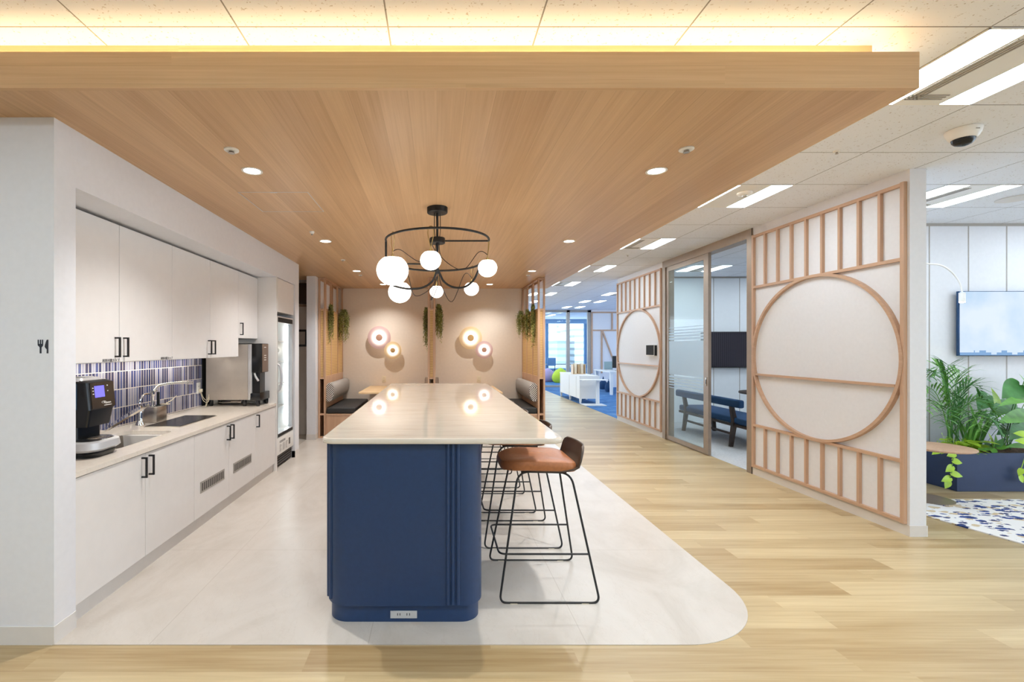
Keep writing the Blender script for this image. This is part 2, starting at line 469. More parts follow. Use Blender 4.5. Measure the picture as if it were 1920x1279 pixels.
wallbox('wall_corridor_left', -4.3, -4.2, 2.407, 7.85, 0, ZS, 'wallgrey')
struct('floor_corridor', B().box(-4.2, -2.034, 6.5, 7.72, -.01, .005), 'concrete', smooth=False)
d = struct('door_1', B().box(-2.86, -2.09, 7.68, 7.719, .012, 2.11), pm('door_beige', '#cdc5bd', .5, var=.02), smooth=False)
struct('door_frame', B().box(-2.90, -2.86, 7.665, 7.719, 0, 2.15).box(-2.09, -2.05, 7.665, 7.719, 0, 2.15).box(-2.86, -2.09, 7.665, 7.719, 2.11, 2.15), 'alu', d, smooth=False)
struct('transom_panel', B().box(-2.86, -2.09, 7.69, 7.719, 2.16, 2.50), 'darkwood', d, smooth=False)
# booth back wall
wallbox('wall_back', -2.03, 1.725, 8.84, 9.0, 0, ZC, 'wallwarm')
# right wall with the doorway into the meeting room
wallbox('wall_right_near', XR, 3.73, 3.568, 5.335)
wallbox('wall_right_far', XR, 3.73, 7.46, 9.34)
struct('baseboard_right_near', B().box(XR - .006, 3.736, 3.562, 5.335, 0, .084), 'base', smooth=False)
struct('baseboard_right_far', B().box(XR - .006, 3.73, 7.46, 9.345, 0, .084), 'base', smooth=False)
def panel_wall(name, x0, x1, y0, y1, seams, m='wall'):
    w = wallbox(name, x0, x1, y0, y1, 0, ZC, m)
    b = B()
    for x in seams: b.box(x - .006, x + .006, y0 - .002, y0 + .003, .01, ZC - .02)
    struct('panel_joint', b, 'grille', w, smooth=False)
    b = B(); b.box(x0, x1, y0 - .003, y0, ZC - .03, ZC)
    struct('top_channel', b, 'grille', w, smooth=False)
panel_wall('wall_lounge', 3.73, 9, 5.144, 5.28, (5.41, 5.84, 6.26, 6.69, 7.12))
panel_wall('wall_meeting_room', 3.73, 9, 9.0, 9.34, (5.32, 5.82, 6.32, 6.9), 'wallcool')
wallbox('wall_meeting_side', 8.9, 9.0, 5.28, 9.0)
# behind the viewer: plain wall left, window wall right
wallbox('wall_rear', -6, 6.0, -5.1, -5, 0, ZC)
wallbox('wall_far_left', -6.1, -6, -5, 2.27, 0, ZC)
w = struct('window_3', B().box(6, 12, -5.1, -5, 0, .8).box(6, 12, -5.1, -5, 2.4, ZC), 'wall', smooth=False)
b = B()
for k in range(4): b.box(6 + 1.97*k, 6.08 + 1.97*k, -5.09, -5.01, .8, 2.4)
struct('mullion', b, 'alu', w, smooth=False)
# doorway frame
t1 = struct('trim_door_frame', B().box(XR - .012, 3.735, 5.335, 5.43, 0, ZC).box(XR - .012, 3.735, 7.37, 7.46, 0, ZC).box(XR - .012, 3.735, 5.43, 7.37, 2.70, ZC), 'alu', smooth=False)
struct('frame_groove', B().box(XR - .013, 3.70, 5.336, 5.346, 0, ZC).box(XR + .03, XR + .04, 5.425, 5.4305, 0, 2.7), 'dark', t1, smooth=False)
# sliding glass leaf
gd = struct('door_2', B().box(XR, 3.645, 6.22, 6.33, .01, 2.70).box(XR + .005, 3.64, 7.30, 7.38, .01, 2.70).box(XR + .005, 3.64, 6.33, 7.30, .01, .075).box(XR + .005, 3.64, 6.33, 7.30, 2.63, 2.70), 'alu', smooth=False)
struct('glass_pane', B().box(3.620, 3.628, 6.33, 7.30, .075, 2.63), 'glass', gd, smooth=False)
fb = B().box(3.6185, 3.6195, 6.33, 7.30, 1.03, 1.54)
for k in range(5):
    h = .034 - .006*k
    fb.box(3.6185, 3.6195, 6.33, 7.30, 1.557 + .045*k, 1.557 + .045*k + h).box(3.6185, 3.6195, 6.33, 7.30, 1.013 - .045*k - h, 1.013 - .045*k)
struct('frosted_film', fb, 'film', gd, smooth=False)
struct('pull_handle', B().box(XR - .004, XR + .01, 6.245, 6.285, .93, 1.04, .003), 'steel', gd)
struct('handle_recess', B().box(XR - .006, XR, 6.258, 6.272, .955, 1.015), 'dark', gd, smooth=False)
# far office: glass partition at Y=17 and the window wall behind it
YG, YW = 17.0, 22.5
b = B()
for a, c in ((3.75, 3.87), (gx(1062.5, YG), gx(1068.5, YG)), (gx(1102, YG), gx(1108.5, YG))): b.box(a, c, YG, YG + .1, 0, ZC)
b.box(3.75, 5.6, YG, YG + .1, ZC - .08, ZC).box(3.75, 5.6, YG, YG + .1, 0, .07)
w1 = struct('window_1', b, 'grille', smooth=False)
struct('glass_pane', B().box(3.8, 5.5, YG + .045, YG + .055, .07, ZC - .08), 'glass', w1, smooth=False)
wallbox('wall_far', gx(1108.5, YG), 12, YG, YG + .12)
ww = B()
def strip(p0, p1, wd=.026, k=[0]):
    k[0] += 1
    a, c = Vector((gx(p0[0], YG), YG - .001, gz(p0[1], YG))), Vector((gx(p1[0], YG), YG - .001, gz(p1[1], YG)))
    d = (c - a); n = Vector((-d.z, 0, d.x)).normalized() * wd
    q = Vector((0, -.02 - .003*k[0], 0)); ww.loft([[a - n, a + n, a + n + q, a - n + q], [c - n, c + n, c + n + q, c - n + q]])
for p in (((1109, 586), (1170, 586)), ((1109, 619.5), (1170, 619.5)), ((1147.5, 586), (1147.5, 619)), ((1128, 620), (1128, 700)), ((1129.5, 621), (1150, 676)), ((1109.5, 586), (1109.5, 700))): strip(*p)
struct('trim_wall_strips', ww, 'oakh', smooth=False)
b = B().box(2, 12, YW, YW + .1, 0, .45).box(2, 12, YW - .06, YW + .1, 2.60, ZC)
w2 = struct('window_2', b, pm('window_blue_grey', '#7f9fbf', .6), smooth=False)
b = B()
for x in (gx(1025.5, YW), gx(1098, YW), gx(1134, YW)): b.box(x - .07, x + .07, YW - .02, YW + .1, .45, 2.6)
struct('mullion', b, pm('mullion_blue', '#587fa6', .6), w2, smooth=False)
struct('guard_rail', B().box(3, 8, YW - .12, YW - .08, .62, .67), 'grille', w2, smooth=False)

# ------------------------------------------------------------------ ceiling fixtures
SP, LF = .641, 3*.641
def fixture(x, y, kind, label):
    t = thing('ceiling_light', label, 'ceiling light', (x + SP/2, y + SP/2, ZC), 'square twin-strip ceiling lights')
    z = ZC - .004
    B().box(x + .004, x + SP - .004, y + .004, y + .012, z, ZC).box(x + .004, x + SP - .004, y + SP - .012, y + SP - .004, z, ZC).box(x + .004, x + .012, y, y + SP, z, ZC).box(x + SP - .012, x + SP - .004, y, y + SP, z, ZC).out('frame', 'white', t, smooth=False)
    for a in (x + .012, x + SP - .012 - .178):
        s = B().box(a, a + .178, y + .012, y + SP - .012, z + .001, ZC).out('light_strip', 'tube', t, smooth=False)
    xc0, xc1 = x + .19, x + SP - .19
    B().box(xc0, xc1, y + .012, y + SP - .012, z - .002, ZC).out('centre_panel', 'white', t, smooth=False)
    if kind == 'vent':
        b = B()
        for k in range(4): b.box(xc0 + .012 + .02*k, xc0 + .02 + .02*k, y + .07, y + SP - .07, z - .006, z - .002)
        for k in range(3): b.box(xc0 + .012, xc1 - .05, y + SP - .07 - .02*k - .008, y + SP - .07 - .02*k, z - .006, z - .002)
        b.out('air_diffuser', 'grille', t, smooth=False)
    return t
for c, where, ks in ((0, 'over the corridor', range(0, 11)), (1, 'above the lounge and meeting room', range(1, 11)), (2, 'at the far right', range(1, 5))):
    for i, k in enumerate(ks):
        fixture(2.356 + LF*c, 1.991 + LF*k, 'vent' if (k % 2 == 0) != (c == 1) else 'plain', f'twin-strip square ceiling light, {ORD[i]} from the front {where}')
def sprinkler(x, y, z, label, r=.04):
    t = thing('sprinkler_head', label, 'sprinkler', (x, y, z), 'sprinkler heads')
    B().lathe([(0, 0), (r, 0), (r, -.006), (r*.9, -.009), (r*.55, -.009), (0, -.009)], (x, y, z), 20).out('escutcheon', 'white', t)
    B().lathe([(0, -.009), (r*.35, -.009), (r*.35, -.014), (r*.15, -.015), (r*.15, -.018), (r*.45, -.019), (r*.45, -.021), (0, -.021)], (x, y, z), 14).out('nozzle', 'steel', t)
sprinkler(gx(434, 2.64), 2.64, ZS, 'white round sprinkler head in the wood canopy near the left cabinets')
sprinkler(gx(1287, 2.63), 2.63, ZS, 'white round sprinkler head in the wood canopy near its right edge')
sprinkler(gx(643, 5.95), 5.95, ZS, 'small sprinkler head in the wood canopy behind the left second downlight', .03)
sprinkler(gx(676, 7.2), 7.2, ZS, 'small sprinkler head in the wood canopy by the left booth screen', .03)
sprinkler(gx(990, 7.2), 7.2, ZS, 'small sprinkler head in the wood canopy by the right booth screen', .03)
sprinkler(gx(1569, 3.25), 3.25, ZC, 'small sprinkler head on a white ceiling tile above the near lattice wall', .022)
sprinkler(gx(1177, 6.9), 6.9, ZC, 'small sprinkler head on the white ceiling tiles further down the corridor', .022)
def sensor(x, y, z, r, label, cat='smoke detector'):
    t = thing('smoke_detector' if cat == 'smoke detector' else 'ceiling_speaker', label, cat, (x, y, z))
    B().lathe([(0, 0), (r, 0), (r, -.012), (r*.8, -.02), (r*.5, -.024), (0, -.024)], (x, y, z), 28).out('housing', 'white', t)
    B().lathe([(0, -.024), (r*.35, -.024), (r*.3, -.036), (0, -.036)], (x, y, z), 16).out('sensor_cap', 'grille', t)
sensor(gx(1396, 4.10), 4.10, ZC - .007, .06, 'round white smoke detector between the strips of the second corridor ceiling light')
sensor(gx(585, 4.5), 4.5, ZS, .022, 'tiny round white sensor in the wood canopy behind the access hatch')
s = thing('ceiling_speaker', 'large pale round speaker plate on the lounge ceiling at the right edge', 'ceiling speaker', (gx(1905, 4.28), 4.28, ZC))
B().lathe([(0, 0), (.13, 0), (.13, -.006), (.12, -.008), (0, -.008)], s.location, 36).out('grille_plate', 'base', s)
def downlight(x, y, label, pw=68):
    t = thing('downlight', label, 'downlight', (x, y, ZS), 'recessed round downlights')
    B().lathe([(.050, -.001), (.064, -.001), (.064, -.005), (.058, -.006), (.050, -.004)], (x, y, ZS), 28, cap=False).out('trim_ring', 'white', t)
    B().lathe([(0, -.0005), (.051, -.0005), (.051, -.003), (0, -.003)], (x, y, ZS), 28).out('lens', 'lens', t)
    L = bpy.data.lights.new('downlight_lamp', 'SPOT'); L.energy = pw; L.color = (1, .98, .95); L.spot_size = math.radians(125); L.spot_blend = .8; L.shadow_soft_size = .022
    o = bpy.data.objects.new('downlight_lamp', L); COL.objects.link(o); o.location = (x, y, ZS - .012); adopt(o, t)
for py, Y, dep in ((320, 2.954, 'nearest'), (452, 4.904, 'second'), (508, 6.81, 'third')):
    downlight(-1.165, Y, f'round recessed downlight in the wood canopy, {dep} of the left row')
    downlight(1.385, Y, f'round recessed downlight in the wood canopy, {dep} of the right row')
downlight(-.945, 8.24, 'round recessed downlight over the left booth by the back wall', 44)
downlight(.93, 8.24, 'round recessed downlight over the right booth by the back wall', 44)
h = thing('access_hatch', 'square access hatch with thin metal rim in the wood canopy', 'hatch', (-1.17, 3.6, ZS))
b = B()
for a in ((-1.43, -.925, 3.36, 3.366), (-1.43, -.925, 3.84, 3.846), (-1.43, -1.424, 3.36, 3.846), (-.931, -.925, 3.36, 3.846)): b.box(*a, ZS - .0015, ZS + .001)
b.out('rim', 'silver', h, smooth=False)
B().box(-1.2, -1.15, 3.366, 3.376, ZS - .002, ZS).out('latch', 'silver', h, smooth=False)
b = B().box(-6, 1.94, 2.06, 2.072, 2.694, 2.704)
cv = b.out('cove_light', 'led', smooth=False, label='long warm light strip hidden behind the front fascia of the wood canopy', cat='light strip')
cv2 = B().box(2.005, 2.017, 2.1, 8.8, 2.694, 2.704).out('cove_light', 'led', smooth=False, label='long warm light strip along the right side of the wood canopy', cat='light strip')
# dome camera
cx, cy = gx(1806, 2.93), 2.93
t = thing('security_camera', 'white dome camera with black glass on the ceiling tiles', 'camera', (cx, cy, ZC))
B().lathe([(0, 0), (.082, 0), (.085, -.006), (.080, -.03), (.066, -.055), (.055, -.062), (0, -.062)], (cx, cy, ZC), 36).out('housing', 'white', t)
B().lathe([(.056, -.058), (.052, -.078), (.038, -.094), (.018, -.102), (0, -.103)], (cx, cy, ZC), 32).out('glass_dome', 'blackp', t)
B().box(cx - .012, cx + .012, cy - .081, cy - .077, ZC - .03, ZC - .024).out('badge', 'grille', t, smooth=False)

# daylight and the lights of the office behind the viewer
def area(name, x, y, z, sx, sy, e, col=(.80, .92, 1), rot=(0, 0, 0)):
    L = bpy.data.lights.new(name, 'AREA'); L.shape = 'RECTANGLE'; L.size = sx; L.size_y = sy; L.energy = e; L.color = col
    o = bpy.data.objects.new(name, L); COL.objects.link(o); o.location = (x, y, z); o.rotation_euler = rot; return o
for k in (1, 2):
    for x in (-3.1, -1.17, .75, 2.68, 4.6): area('ceiling_lamp', x, 2.31 - LF*k, ZC - .01, .6, .6, 13)
W = bpy.data.worlds.new('World'); SC.world = W; W.use_nodes = True
W.node_tree.nodes['Background'].inputs[0].default_value = (.70, .84, 1, 1); W.node_tree.nodes['Background'].inputs[1].default_value = 2.6
# city outside the far windows
for x0, x1, y0, y1, z1, m, lb in ((15.4, 17.3, 60, 70, 30, 'city1', 'pale high-rise tower outside the far window, horizontally banded'), (12.87, 13.9, 50, 58, 2.2, 'city2', 'blue glass office block in front of the pale tower outside the far window'), (15.3, 16.6, 52, 58, 3.8, 'city1', 'pale building outside the far window right of the mullion')):
    t = thing('office_tower', lb, 'building', ((x0+x1)/2, y0, -20))
    B().box(x0, x1, y0, y1, -20, z1).out('facade', m, t, smooth=False)
    B().box(x0 - .2, x1 + .2, y0 - .2, y1, z1, z1 + .6).out('parapet', 'white', t, smooth=False)
# ------------------------------------------------------------------ kitchen
def text(name, body, size, mtx, mat, parent, ext=.0006, align='LEFT'):
    cu = bpy.data.curves.new(name, 'FONT'); cu.body = body; cu.size = size; cu.extrude = ext; cu.align_x = align
    o = bpy.data.objects.new('tmp', cu); COL.objects.link(o)
    dg = bpy.context.evaluated_depsgraph_get(); dg.update()
    me = bpy.data.meshes.new_from_object(o.evaluated_get(dg)); bpy.data.objects.remove(o)
    me.transform(mtx); me.materials.clear(); me.materials.append(M[mat]); me.name = name
    r = bpy.data.objects.new(name, me); COL.objects.link(r); adopt(r, parent); return r
FX = lambda x, y, z: Matrix(((0, 0, 1, x), (1, 0, 0, y), (0, 1, 0, z), (0, 0, 0, 1)))      # lettering on a face looking along +X
FY = lambda x, y, z: Matrix(((1, 0, 0, x), (0, 0, -1, y), (0, 1, 0, z), (0, 0, 0, 1)))     # lettering on a face looking along -Y
def handle(y, z0, z1, xf, parent):
    b = B().box(xf + .026, xf + .036, y - .005, y + .005, z0, z1).box(xf, xf + .03, y - .005, y + .005, z0, z0 + .010).box(xf, xf + .03, y - .005, y + .005, z1 - .010, z1)
    b.out('handle', 'black', parent, smooth=False)
def cabinet(name, label, y0, y1, xb, xf, z0, z1, doors, hz, toe=False, group=None):
    t = thing(name, label, 'cabinet', ((xb + xf)/2, (y0 + y1)/2, 0 if toe else z0), group)
    cb = B().box(xb, xf - .019, y0 + .001, y0 + .019, z0, z1).box(xb, xf - .019, y1 - .019, y1 - .001, z0, z1).box(xb, xf - .019, y0 + .019, y1 - .019, z0, z0 + .018).box(xb, xb + .012, y0 + .019, y1 - .019, z0 + .018, z1)
    if not toe: cb.box(xb, xf - .019, y0 + .019, y1 - .019, z1 - .018, z1)
    cb.out('carcass', 'cab', t, smooth=False)
    if toe: B().box(xb, xf - .028, y0, y1, 0, z0).out('toe_kick', 'base', t, smooth=False)
    for a, c, hy, vent, lab in doors:
        d = B().box(xf - .018, xf, a + .002, c - .002, z0 + .003, z1 - .004, .0012, 1).out('door', 'cab', t, smooth=False)
        handle(hy, hz[0], hz[1], xf, d)
        if vent:
            b = B().box(xf, xf + .003, vent[0], vent[1], vent[2], vent[3]).out('vent_grille', 'grille', t, smooth=False)
            g = B(); n = 12; st = (vent[1] - vent[0] - .03)/n
            for k in range(n): g.box(xf + .003, xf + .0045, vent[0] + .015 + st*k + st*.22, vent[0] + .015 + st*k + st*.78, vent[2] + .014, vent[3] - .014)
            g.out('slots', 'ink2', b, smooth=False)
        if lab: text('label_text', '利用可能カップ', .0225, FX(xf + .001, lab, z0 + .006), 'ink', d)
XF = -1.870
cabinet('base_cabinet', 'white two-door base cabinet under the sink, nearest the front wall', 2.41, 3.61, -2.59, XF, .1, .766, [(2.41, 3.005, 2.968, None, None), (3.005, 3.61, 3.042, None, None)], (.615, .745), True, 'white base cabinets')
cabinet('base_cabinet', 'white two-door base cabinet with vent grilles below the cooktop', 3.61, 4.815, -2.59, XF, .1, .766, [(3.61, 4.21, 4.172, (3.70, 4.12, .285, .375), None), (4.21, 4.815, 4.247, (4.30, 4.72, .285, .375), None)], (.615, .745), True, 'white base cabinets')
cabinet('base_cabinet', 'narrow white single-door base cabinet next to the glass-door fridge', 4.815, 5.425, -2.59, XF, .1, .766, [(4.815, 5.425, 4.855, None, None)], (.615, .745), True, 'white base cabinets')
XU = -2.076
cabinet('wall_cabinet', 'white two-door wall cabinet with small printed label strips, above the sink', 2.41, 3.675, -2.59, XU, 1.345, 2.245, [(2.41, 3.063, 3.022, None, 2.905), (3.063, 3.675, 3.103, None, 3.52)], (1.378, 1.508), False, 'white wall cabinets')
cabinet('wall_cabinet', 'white two-door wall cabinet in the middle, above the cooktop', 3.675, 4.90, -2.59, XU, 1.345, 2.245, [(3.675, 4.289, 4.252, None, None), (4.289, 4.90, 4.326, None, None)], (1.378, 1.508), False, 'white wall cabinets')
cabinet('wall_cabinet', 'short white single-door wall cabinet above the tall drink machine', 4.90, 5.425, -2.59, XU, 1.54, 2.245, [(4.90, 5.425, 4.942, None, None)], (1.573, 1.703), False, 'white wall cabinets')
for y0, y1, zz, lb in ((2.5, 4.85, 1.345, 'long slim light strip under the long white wall cabinets'), (4.95, 5.38, 1.54, 'short slim light strip under the short wall cabinet')):
    t = thing('undercabinet_light', lb, 'light strip', (-2.5, (y0+y1)/2, zz))
    B().box(-2.52, -2.48, y0, y1, zz - .010, zz - .0005).out('housing', 'silver', t, smooth=False)
    B().box(-2.512, -2.488, y0 + .01, y1 - .01, zz - .0125, zz - .0102).out('diffuser', 'undercab', t, smooth=False)
b = slab_hole([(-2.6, 2.41), (-1.862, 2.41), (-1.862, 5.428), (-2.6, 5.428)], rrect(-2.42, -2.03, 2.95, 3.63, .07), .768, .796)
b.out('countertop', 'counter', smooth=False, label='long pale stone countertop running along the white base cabinets', cat='countertop')
t = thing('sink', 'stainless steel undermount sink set in the pale countertop', 'sink', (-2.22, 3.29, .62))
rg = []
for e, z, r in ((.012, .7675, .08), (0, .767, .07), (-.004, .76, .07), (-.008, .66, .07), (-.03, .632, .06), (-.09, .625, .05)): rg.append([(x, y, z) for x, y in rrect(-2.42 - e, -2.03 + e, 2.95 - e, 3.63 + e, r)])
B().loft(rg, cap=False).prism(rrect(-2.33, -2.12, 3.04, 3.54, .05), .6245, .6255).out('basin', 'basin', t)
B().lathe([(0, .626), (.045, .626), (.045, .63), (.03, .629), (0, .627)], (-2.22, 3.3, 0), 24).out('drain', 'chrome', t)
t = thing('cooktop', 'black glass induction cooktop with steel rim on the countertop', 'cooktop', (-2.22, 4.1, .796))
B().box(-2.375, -2.075, 3.79, 4.42, .7965, .801, .002, 1).out('rim', 'steel', t, smooth=False)
B().box(-2.368, -2.082, 3.80, 4.412, .801, .8035, .001, 1).out('glass_top', 'blackp', t, smooth=False)
# long-lever mixer tap by the sink
t = thing('kitchen_faucet', 'chrome kitchen faucet with a long flat spout reaching over the sink', 'faucet', (-2.47, 3.90, .796))
B().lathe([(0, .796), (.036, .796), (.034, .806), (.024, .83), (.020, .86), (.022, .90), (.018, .92), (0, .92)], (-2.47, 3.90, 0), 20).out('body', 'chrome', t)
a, c = Vector((-2.455, 3.96, .957)), Vector((-2.385, 3.345, .845)); dv = (c - a).normalized(); sd = dv.cross(Vector((0, 0, 1))).normalized(); up = sd.cross(dv)
def bar(a, c, w, h, w2=None):
    w2 = w2 or w
    return B().loft([[a + sd*w + up*h, a - sd*w + up*h, a - sd*w - up*h, a + sd*w - up*h], [c + sd*w2 + up*h*.5, c - sd*w2 + up*h*.5, c - sd*w2 - up*h*.5, c + sd*w2 - up*h*.5]])
bar(a, c, .024, .011, .018).out('spout', 'chrome', t, smooth=False)
bar(a + (c-a)*.62 - up*.013, a + (c-a)*.92 - up*.011, .012, .004).out('spray_face', 'blackp', t, smooth=False)
B().cyl((-2.467, 3.905, .90), (-2.458, 3.93, .952), .017, 16).out('neck', 'chrome', t)
# steel block with swivel tap
t = thing('steel_box', 'small brushed steel box behind the cooktop against the tiled wall', 'box', (-2.46, 4.09, .796))
B().box(-2.52, -2.40, 4.01, 4.165, .7965, .930, .004).out('case', 'steel', t)
t = thing('water_tap', 'chrome swivel water tap standing on the steel box', 'tap', (-2.46, 4.06, .93))
B().lathe([(0, .930), (.020, .930), (.020, .94), (.013, .945), (.013, 1.02), (.018, 1.03), (.018, 1.055), (0, 1.06)], (-2.455, 4.045, 0), 18).out('body', 'chrome', t)
B().tube(smooth_path([(-2.455, 4.05, 1.05), (-2.45, 4.08, 1.085), (-2.44, 4.13, 1.108), (-2.40, 4.25, 1.118), (-2.33, 4.44, 1.108)], 6), .011, 10).cyl((-2.345, 4.40, 1.11), (-2.325, 4.455, 1.107), .015, 12).out('spout', 'chrome', t)
B().tube(smooth_path([(-2.47, 4.03, 1.045), (-2.49, 3.98, 1.04), (-2.50, 3.95, 1.0), (-2.505, 3.945, .97)], 5), .008, 8).box(-2.47, -2.42, 4.02, 4.07, 1.062, 1.07, .003).out('lever', 'chrome', t)
B().cyl((-2.46, 4.135, .93), (-2.46, 4.135, 1.05), .012, 14).lathe([(0, .930), (.022, .930), (.022, .936), (0, .936)], (-2.46, 4.135, 0), 16).out('filter_post', 'blackp', t)
B().box(-2.455, -2.39, 4.15, 4.20, .932, .942, .003).tube(smooth_path([(-2.42, 4.19, .945), (-2.40, 4.24, .965), (-2.39, 4.30, 1.0)], 4), .004, 6).out('side_lever', 'ivory', t)
# wall outlet and plug
def outlet_plate(name, label, mtx, w=.07, h=.12, parent=None, mat='ivory', cat='outlet', holes=((0, .02), (0, -.02))):
    t = thing(name, label, cat, mtx.to_translation())
    q = B().box(-w/2, w/2, -h/2, h/2, 0, .007, .003); bmesh.ops.transform(q.b, matrix=mtx, verts=q.b.verts); q.out('cover_plate', mat, t)
    q = B()
    for u, v in holes: q.box(u - .009, u - .006, v - .006, v + .006, .007, .0078).box(u + .006, u + .009, v - .006, v + .006, .007, .0078)
    bmesh.ops.transform(q.b, matrix=mtx, verts=q.b.verts); q.out('socket_slots', 'ink', t, smooth=False)
    return t
ot = outlet_plate('wall_outlet', 'white wall outlet on the blue tile backsplash beside the drink machine', FX(-2.594, 5.09, 1.0), mat='white')
t = thing('power_cable', 'beige looped power cable plugged into the outlet beside the drink machine', 'cable', (-2.55, 5.15, .8))
B().tube(smooth_path([(-2.57, 5.10, .97), (-2.55, 5.11, .90), (-2.52, 5.115, .865), (-2.50, 5.118, .89), (-2.49, 5.116, .93), (-2.49, 5.112, .90), (-2.51, 5.11, .86), (-2.52, 5.10, .80)], 6), .0025, 6).out('cord', 'ivory', t)
B().box(-2.586, -2.555, 5.085, 5.115, .955, .99, .004).out('plug', 'ivory', t)
B().tube(smooth_path([(-2.57, 5.09, .96), (-2.54, 5.10, .86), (-2.49, 5.10, .85), (-2.48, 5.10, .90), (-2.50, 5.10, .84), (-2.51, 5.095, .801)], 6), .003, 6).out('cord', 'ivory', t)
struct('dark_backsplash_end', B().box(-2.594, -2.590, 5.17, 5.428, .797, 1.54), 'dark', smooth=False)  # thin dark sheet over the tile end behind the drink machine
# coffee machine by the front wall
t = thing('coffee_machine', 'black coffee machine with a violet screen and silver drip tray by the sink', 'coffee machine', (-2.16, 2.81, .796))
Q = lambda x0, x1, y0, y1, r=.03: rrect(x0, x1, y0, y1, [.02, r, r, .02])
def L3(poly, z): return [(x, y, z) for x, y in poly]
B().loft([L3(Q(-2.38, -1.985, 2.705, 2.925, .07), .797), L3(Q(-2.38, -1.975, 2.695, 2.935, .07), .822), L3(Q(-2.38, -1.99, 2.70, 2.93, .07), .835)]).out('foot', 'blackp', t)
B().loft([L3(Q(-2.39, -1.975, 2.685, 2.945, .08), .833), L3(Q(-2.40, -1.955, 2.67, 2.96, .09), .848), L3(Q(-2.40, -1.960, 2.675, 2.955, .09), .885), L3(Q(-2.39, -1.975, 2.685, 2.945, .08), .893)]).out('drip_tray_rim', 'silver', t)
dt = B().loft([L3(Q(-2.2, -1.985, 2.70, 2.93, .07), .893), L3(Q(-2.2, -1.99, 2.705, 2.925, .07), .899)]).out('drip_tray', 'blackp', t)
b = B()
for k in range(5): b.tube([(-2.05 + .03*math.cos(a), 2.815 + .05*math.sin(a), .90) for a in [2*PI*j/20 for j in range(20)]], .0015, 4, True) if k == 0 else b.box(-2.09 + .018*k, -2.088 + .018*k, 2.77, 2.86, .899, .9005)
b.out('tray_grid', 'steel', dt, smooth=False)
B().loft([L3(Q(-2.38, -2.085, 2.71, 2.92), .89), L3(Q(-2.38, -2.085, 2.71, 2.92), 1.0)]).out('column', 'blackp', t)
B().loft([L3(Q(-2.39, -2.03, 2.715, 2.918, .02), .975), L3(Q(-2.39, -2.01, 2.71, 2.922, .02), 1.075)]).out('brew_block', 'blackp', t)
B().loft([L3(Q(-2.40, -2.005, 2.70, 2.925, .02), 1.075), L3(Q(-2.40, -2.022, 2.70, 2.925, .02), 1.235), L3(Q(-2.38, -2.05, 2.715, 2.91, .02), 1.247)]).out('head', 'blackp', t)
B().loft([L3(Q(-2.39, -2.06, 2.705, 2.90, .03), 1.243), L3(Q(-2.38, -2.07, 2.715, 2.89, .03), 1.262)]).box(-2.14, -2.08, 2.77, 2.84, 1.262, 1.268, .002).out('lid', 'silver', t)
def onface(u0, u1, v0, v1, dx, dx2):   # slanted control face: y range, z range, offset
    f = lambda z: -2.005 - .017*(z - 1.075)/.16
    return B().loft([[(f(v0) + dx, u0, v0), (f(v0) + dx, u1, v0), (f(v1) + dx, u1, v1), (f(v1) + dx, u0, v1)], [(f(v0) + dx2, u0, v0), (f(v0) + dx2, u1, v0), (f(v1) + dx2, u1, v1), (f(v1) + dx2, u0, v1)]])
pan = onface(2.725, 2.92, 1.082, 1.233, 0, .003).out('control_panel', pm('panel_brown_black', '#33291f', .22, var=.05), t, smooth=False)
onface(2.755, 2.835, 1.145, 1.213, .003, .004).out('screen', 'screenblue', pan, smooth=False)
b = B()
for z in (1.165, 1.183, 1.2): b.b, _ = b.b, b.add(onface(2.738, 2.748, z, z + .004, .003, .004).b)
for z in (1.175, 1.208): b.add(onface(2.86, 2.868, z, z + .006, .003, .004).b)
b.add(onface(2.822, 2.885, 1.092, 1.095, .003, .004).b)
b.out('key_marks', 'white', pan, smooth=False)
f = lambda z: -2.005 - .017*(z - 1.075)/.16 + .0035
b = B().tube([(f(1.105), 2.82 + .062*k/40, 1.107 + .007*math.sin(k*.9)*(1 - k/80) + (.004 if k < 8 else 0)) for k in range(41)], .0012, 5).tube([(f(1.12), 2.822 + .018*math.cos(a), 1.113 + .006*math.sin(a)) for a in [2*PI*j/14 for j in range(12)]], .0012, 5)
b.out('script_logo', 'white', pan)
B().box(-2.115, -2.075, 2.697, 2.702, 1.08, 1.232, .002).out('side_strip', pm('glossy_slate', '#46617f', .1, .5), t)
# tall drink machine
t = thing('drink_machine', 'tall grey drink machine with black dispenser front next to the fridge panel', 'drink machine', (-2.29, 5.28, .796))
B().box(-2.53, -2.07, 5.13, 5.42, .866, 1.478, .004).out('body', 'machine', t)
B().box(-2.07, -2.028, 5.128, 5.422, .866, 1.478, .006).out('front_bezel', 'silver', t)
B().box(-2.53, -2.03, 5.135, 5.415, 1.478, 1.486).out('top_cover', 'blackp', t, smooth=False)
hd = B().box(-2.028, -1.916, 5.128, 5.32, 1.166, 1.486, .004).out('dispenser_head', 'blackp', t)
B().box(-1.916, -1.913, 5.135, 5.315, 1.172, 1.48).out('front_panel', pm('bronze_panel', '#6b574c', .3, .2), hd, smooth=False)
b = B()
for k, z in enumerate((1.30, 1.325, 1.35, 1.44)): b.box(-1.913, -1.912, 5.19, 5.25, z, z + .008)
b.out('button_marks', 'white', hd, smooth=False)
B().box(-2.028, -1.945, 5.15, 5.30, .93, 1.166).out('column', 'blackp', t, smooth=False)
B().tube(smooth_path([(-2.0, 5.14, 1.16), (-1.985, 5.135, 1.12), (-1.965, 5.133, 1.09), (-1.955, 5.132, 1.075)], 4), .012, 8).out('spout', 'silver', t)
B().box(-2.046, -1.937, 5.128, 5.424, .858, .943, .004).out('drip_tray', 'blackp', t)
